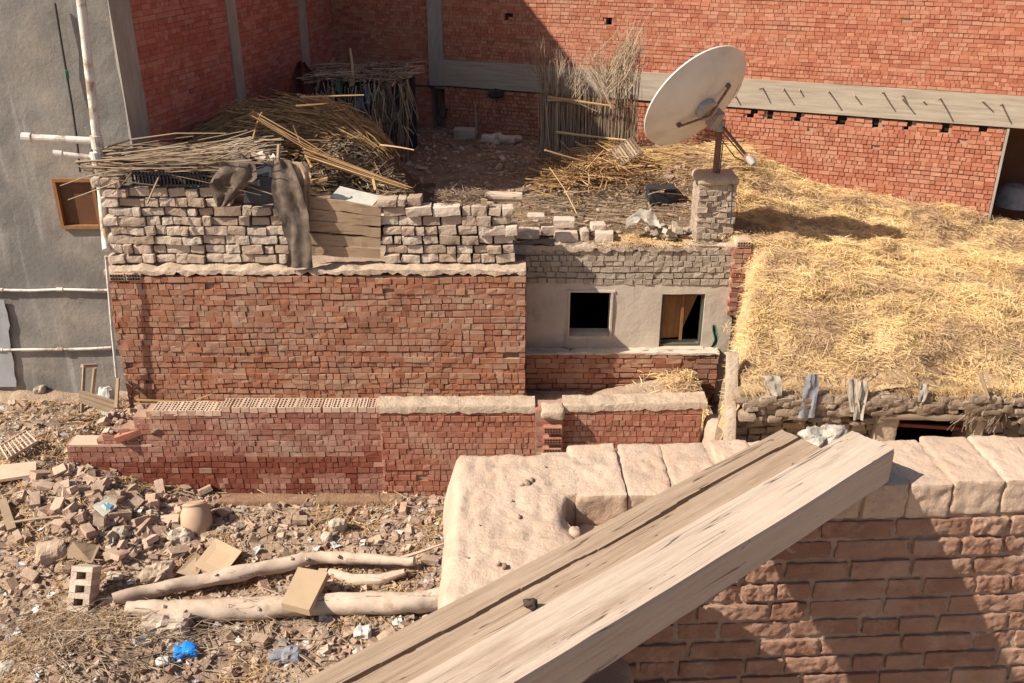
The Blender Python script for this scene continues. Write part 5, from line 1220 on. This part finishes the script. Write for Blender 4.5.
skirt([grid_[(i, 0)] for i in range(nx + 1)], Vector((0, -.3, 0)), True)
mb.add(V, F); mb.build('mud_end', 'fgmud', w, smooth=True, fixn=True)
mb = MB()
for (x, y, s_) in ((.045, 2.41, .016), (.058, 2.425, .012), (.03, 2.40, .010), (.02, 2.24, .010), (-.02, 2.02, .014), (-.035, 2.03, .01), (-.12, 2.06, .006), (.0, 2.32, .006), (-.09, 2.2, .005), (.1, 2.5, .006)):
    mb.lump((x, y, TZ + .012), (s_ * 1.6, s_, s_), Matrix.Rotation(U(0, 3), 3, 'Z'), (3, 3, 3), .4, .003, 40)
mb.build('mud_crumbs', 'rubble', w, smooth=True)
mb = MB(); mb.lump((.235, 2.31, TZ - .135), (.11, .10, .09), Matrix.Rotation(.2, 3, 'Z'), (14, 12, 10), .2, .02, 16); mb.lump((.178, 2.20, TZ - .05), (.035, .05, .10), None, (8, 8, 10), .4, .014, 20); mb.build('broken_brick', 'fgtop', w, smooth=True)
fcorner = (-.2, 2.58)
rest(w, Vector((1.2, 2.4, -7.4)))
mb = MB(); A = atZ(596, 683, -2.05); mb.lump(A + Vector((0, .02, -.1)), (.24, .3, .2), None, (8, 8, 6), .4, .01, 8); tag(mb.build('mud_ledge', 'fgmortar', smooth=True), 'rounded grey mud lump under the timber beams', 'mud lump')
# crushed white/grey litter behind the beams' far end
mb = MB(); A = Vector((1.03, 2.74, TZ)); A = atZ(822, 437, TZ + .01)
mb.lump(A, (.12, .08, .045), Matrix.Rotation(.2, 3, 'Z'), (12, 9, 7), .4, .035, 22); tag(mb.build('paper_lump', 'crumpled', smooth=False), 'crumpled whitish rubbish behind the far end of the beams', 'litter')
# ================================================================== BEAMS
bd = Vector((1.285, 1.09, -.027)).normalized()
def beam(name, label, pe, width, height, length, groove=None, seed=0, mat='beam'):
    """local X runs along the beam from its far end (0) back to the near end (-length)"""
    mb = MB(); n = 260; prof = []
    hw, hh = width / 2, height
    base = []
    ys = np.linspace(-hw, hw, 61)
    for y in ys[::1]: base.append((y, 0, 'top'))
    for z in (-hh * .12, -hh * .3, -hh * .5, -hh * .7, -hh * .88): base.append((hw, z, 's'))
    for y in ys[::-10]: base.append((y, -hh, 'b'))
    for z in (-hh * .88, -hh * .7, -hh * .5, -hh * .3, -hh * .12): base.append((-hw, z, 's'))
    m = len(base); V = []; F = []
    for i in range(n + 1):
        x = -length * i / n
        for k, (y, z, t_) in enumerate(base):
            y2 = y; z2 = z
            c = .006
            if t_ == 'top' and abs(abs(y) - hw) < 1e-6: y2 *= (1 - .004 / hw * 1); z2 -= .004 + .005 * max(0, N(x * 5, seed, y * 9))
            y2 += FB(x * 1.5, z * 6, seed + 3, 1) * .004; z2 += FB(x * 2.0, y * 22, seed + 7, 1) * .003 + FB(x * 3.0, y * 90, seed + 2, 1) * .0009 + N(x * .8, seed, 3) * .004
            if groove is not None and t_ == 'top':
                g0 = groove + N(x * 2, seed, 1) * .012 + N(x * 9, seed, 4) * .003; dd = abs(y - g0); gw = .0048 + .0032 * N(x * 3, seed, 8)
                if dd < gw: z2 -= .028
            xx = x
            if i < 3: xx += FB(y * 20, z * 20, seed, 1) * .006
            V.append((xx, y2, z2))
    for i in range(n):
        for k in range(m): k2 = (k + 1) % m; a = i * m; F.append((a + k, a + m + k, a + m + k2, a + k2))
    F.append(tuple(range(m))); F.append(tuple(n * m + k for k in range(m))[::-1])
    mb.add(V, F)
    o = mb.build(name, mat, loc=pe, rot=(0, -math.asin(bd.z), math.atan2(bd.y, bd.x)), smooth=False)
    return tag(o, label, 'beam', 'timber beams laid over the near wall')
bt = TZ + .12
eB = (atZ(850, 432, bt) + atZ(897, 447, bt)) / 2
beam('timber_beam', 'thick weathered timber beam nearest the brick face, its end overhanging', eB, .142, .115, 2.5, None, 1)
side_ = Vector((-bd.y, bd.x, 0)).normalized()
eA = atZ(815, 438, bt - .01); eA = eB + side_ * (.142 / 2 + .013 + .150 / 2) - bd * .13 + Vector((0, 0, -.022))
beam('timber_beam', 'cracked weathered timber beam with a long split, farther from the brick face', eA, .150, .085, 2.3, .006, 5, 'beam_brown')

mb = MB(); K = atZ(531, 604, bt + .016); mb.lump(K, (.030, .026, .020), None, (9, 9, 7), .48, .006, 60); tag(mb.build('tar_blob', 'tar', smooth=True), 'small dark tar blob stuck on the split beam', 'tar')
# ================================================================== WORLD, SUN
S = Vector((-1.0, -.36, .95)).normalized()
wd = bpy.data.worlds.new('World'); C.world = wd; wd.use_nodes = True
nt = wd.node_tree; sk = nt.nodes.new('ShaderNodeTexSky'); sk.sky_type = 'NISHITA'; sk.sun_disc = False
sk.sun_elevation = math.asin(S.z); sk.sun_rotation = math.atan2(S.x, S.y); sk.dust_density = 2.0
bg = nt.nodes['Background']; bg.inputs[1].default_value = .066; nt.links.new(sk.outputs[0], bg.inputs[0])
sl = bpy.data.lights.new('sun', 'SUN'); sl.energy = 4.8; sl.angle = R(.55); sl.color = (1, .92, .79)
so = bpy.data.objects.new('sun', sl); COL.objects.link(so); so.rotation_euler = S.to_track_quat('Z', 'Y').to_euler()
vs = C.view_settings; vs.view_transform = 'Standard'; vs.look = 'None'; vs.gamma = 1; vs.exposure = .70; vs.use_curve_mapping = False
C.cycles.max_bounces = 6; C.cycles.diffuse_bounces = 4
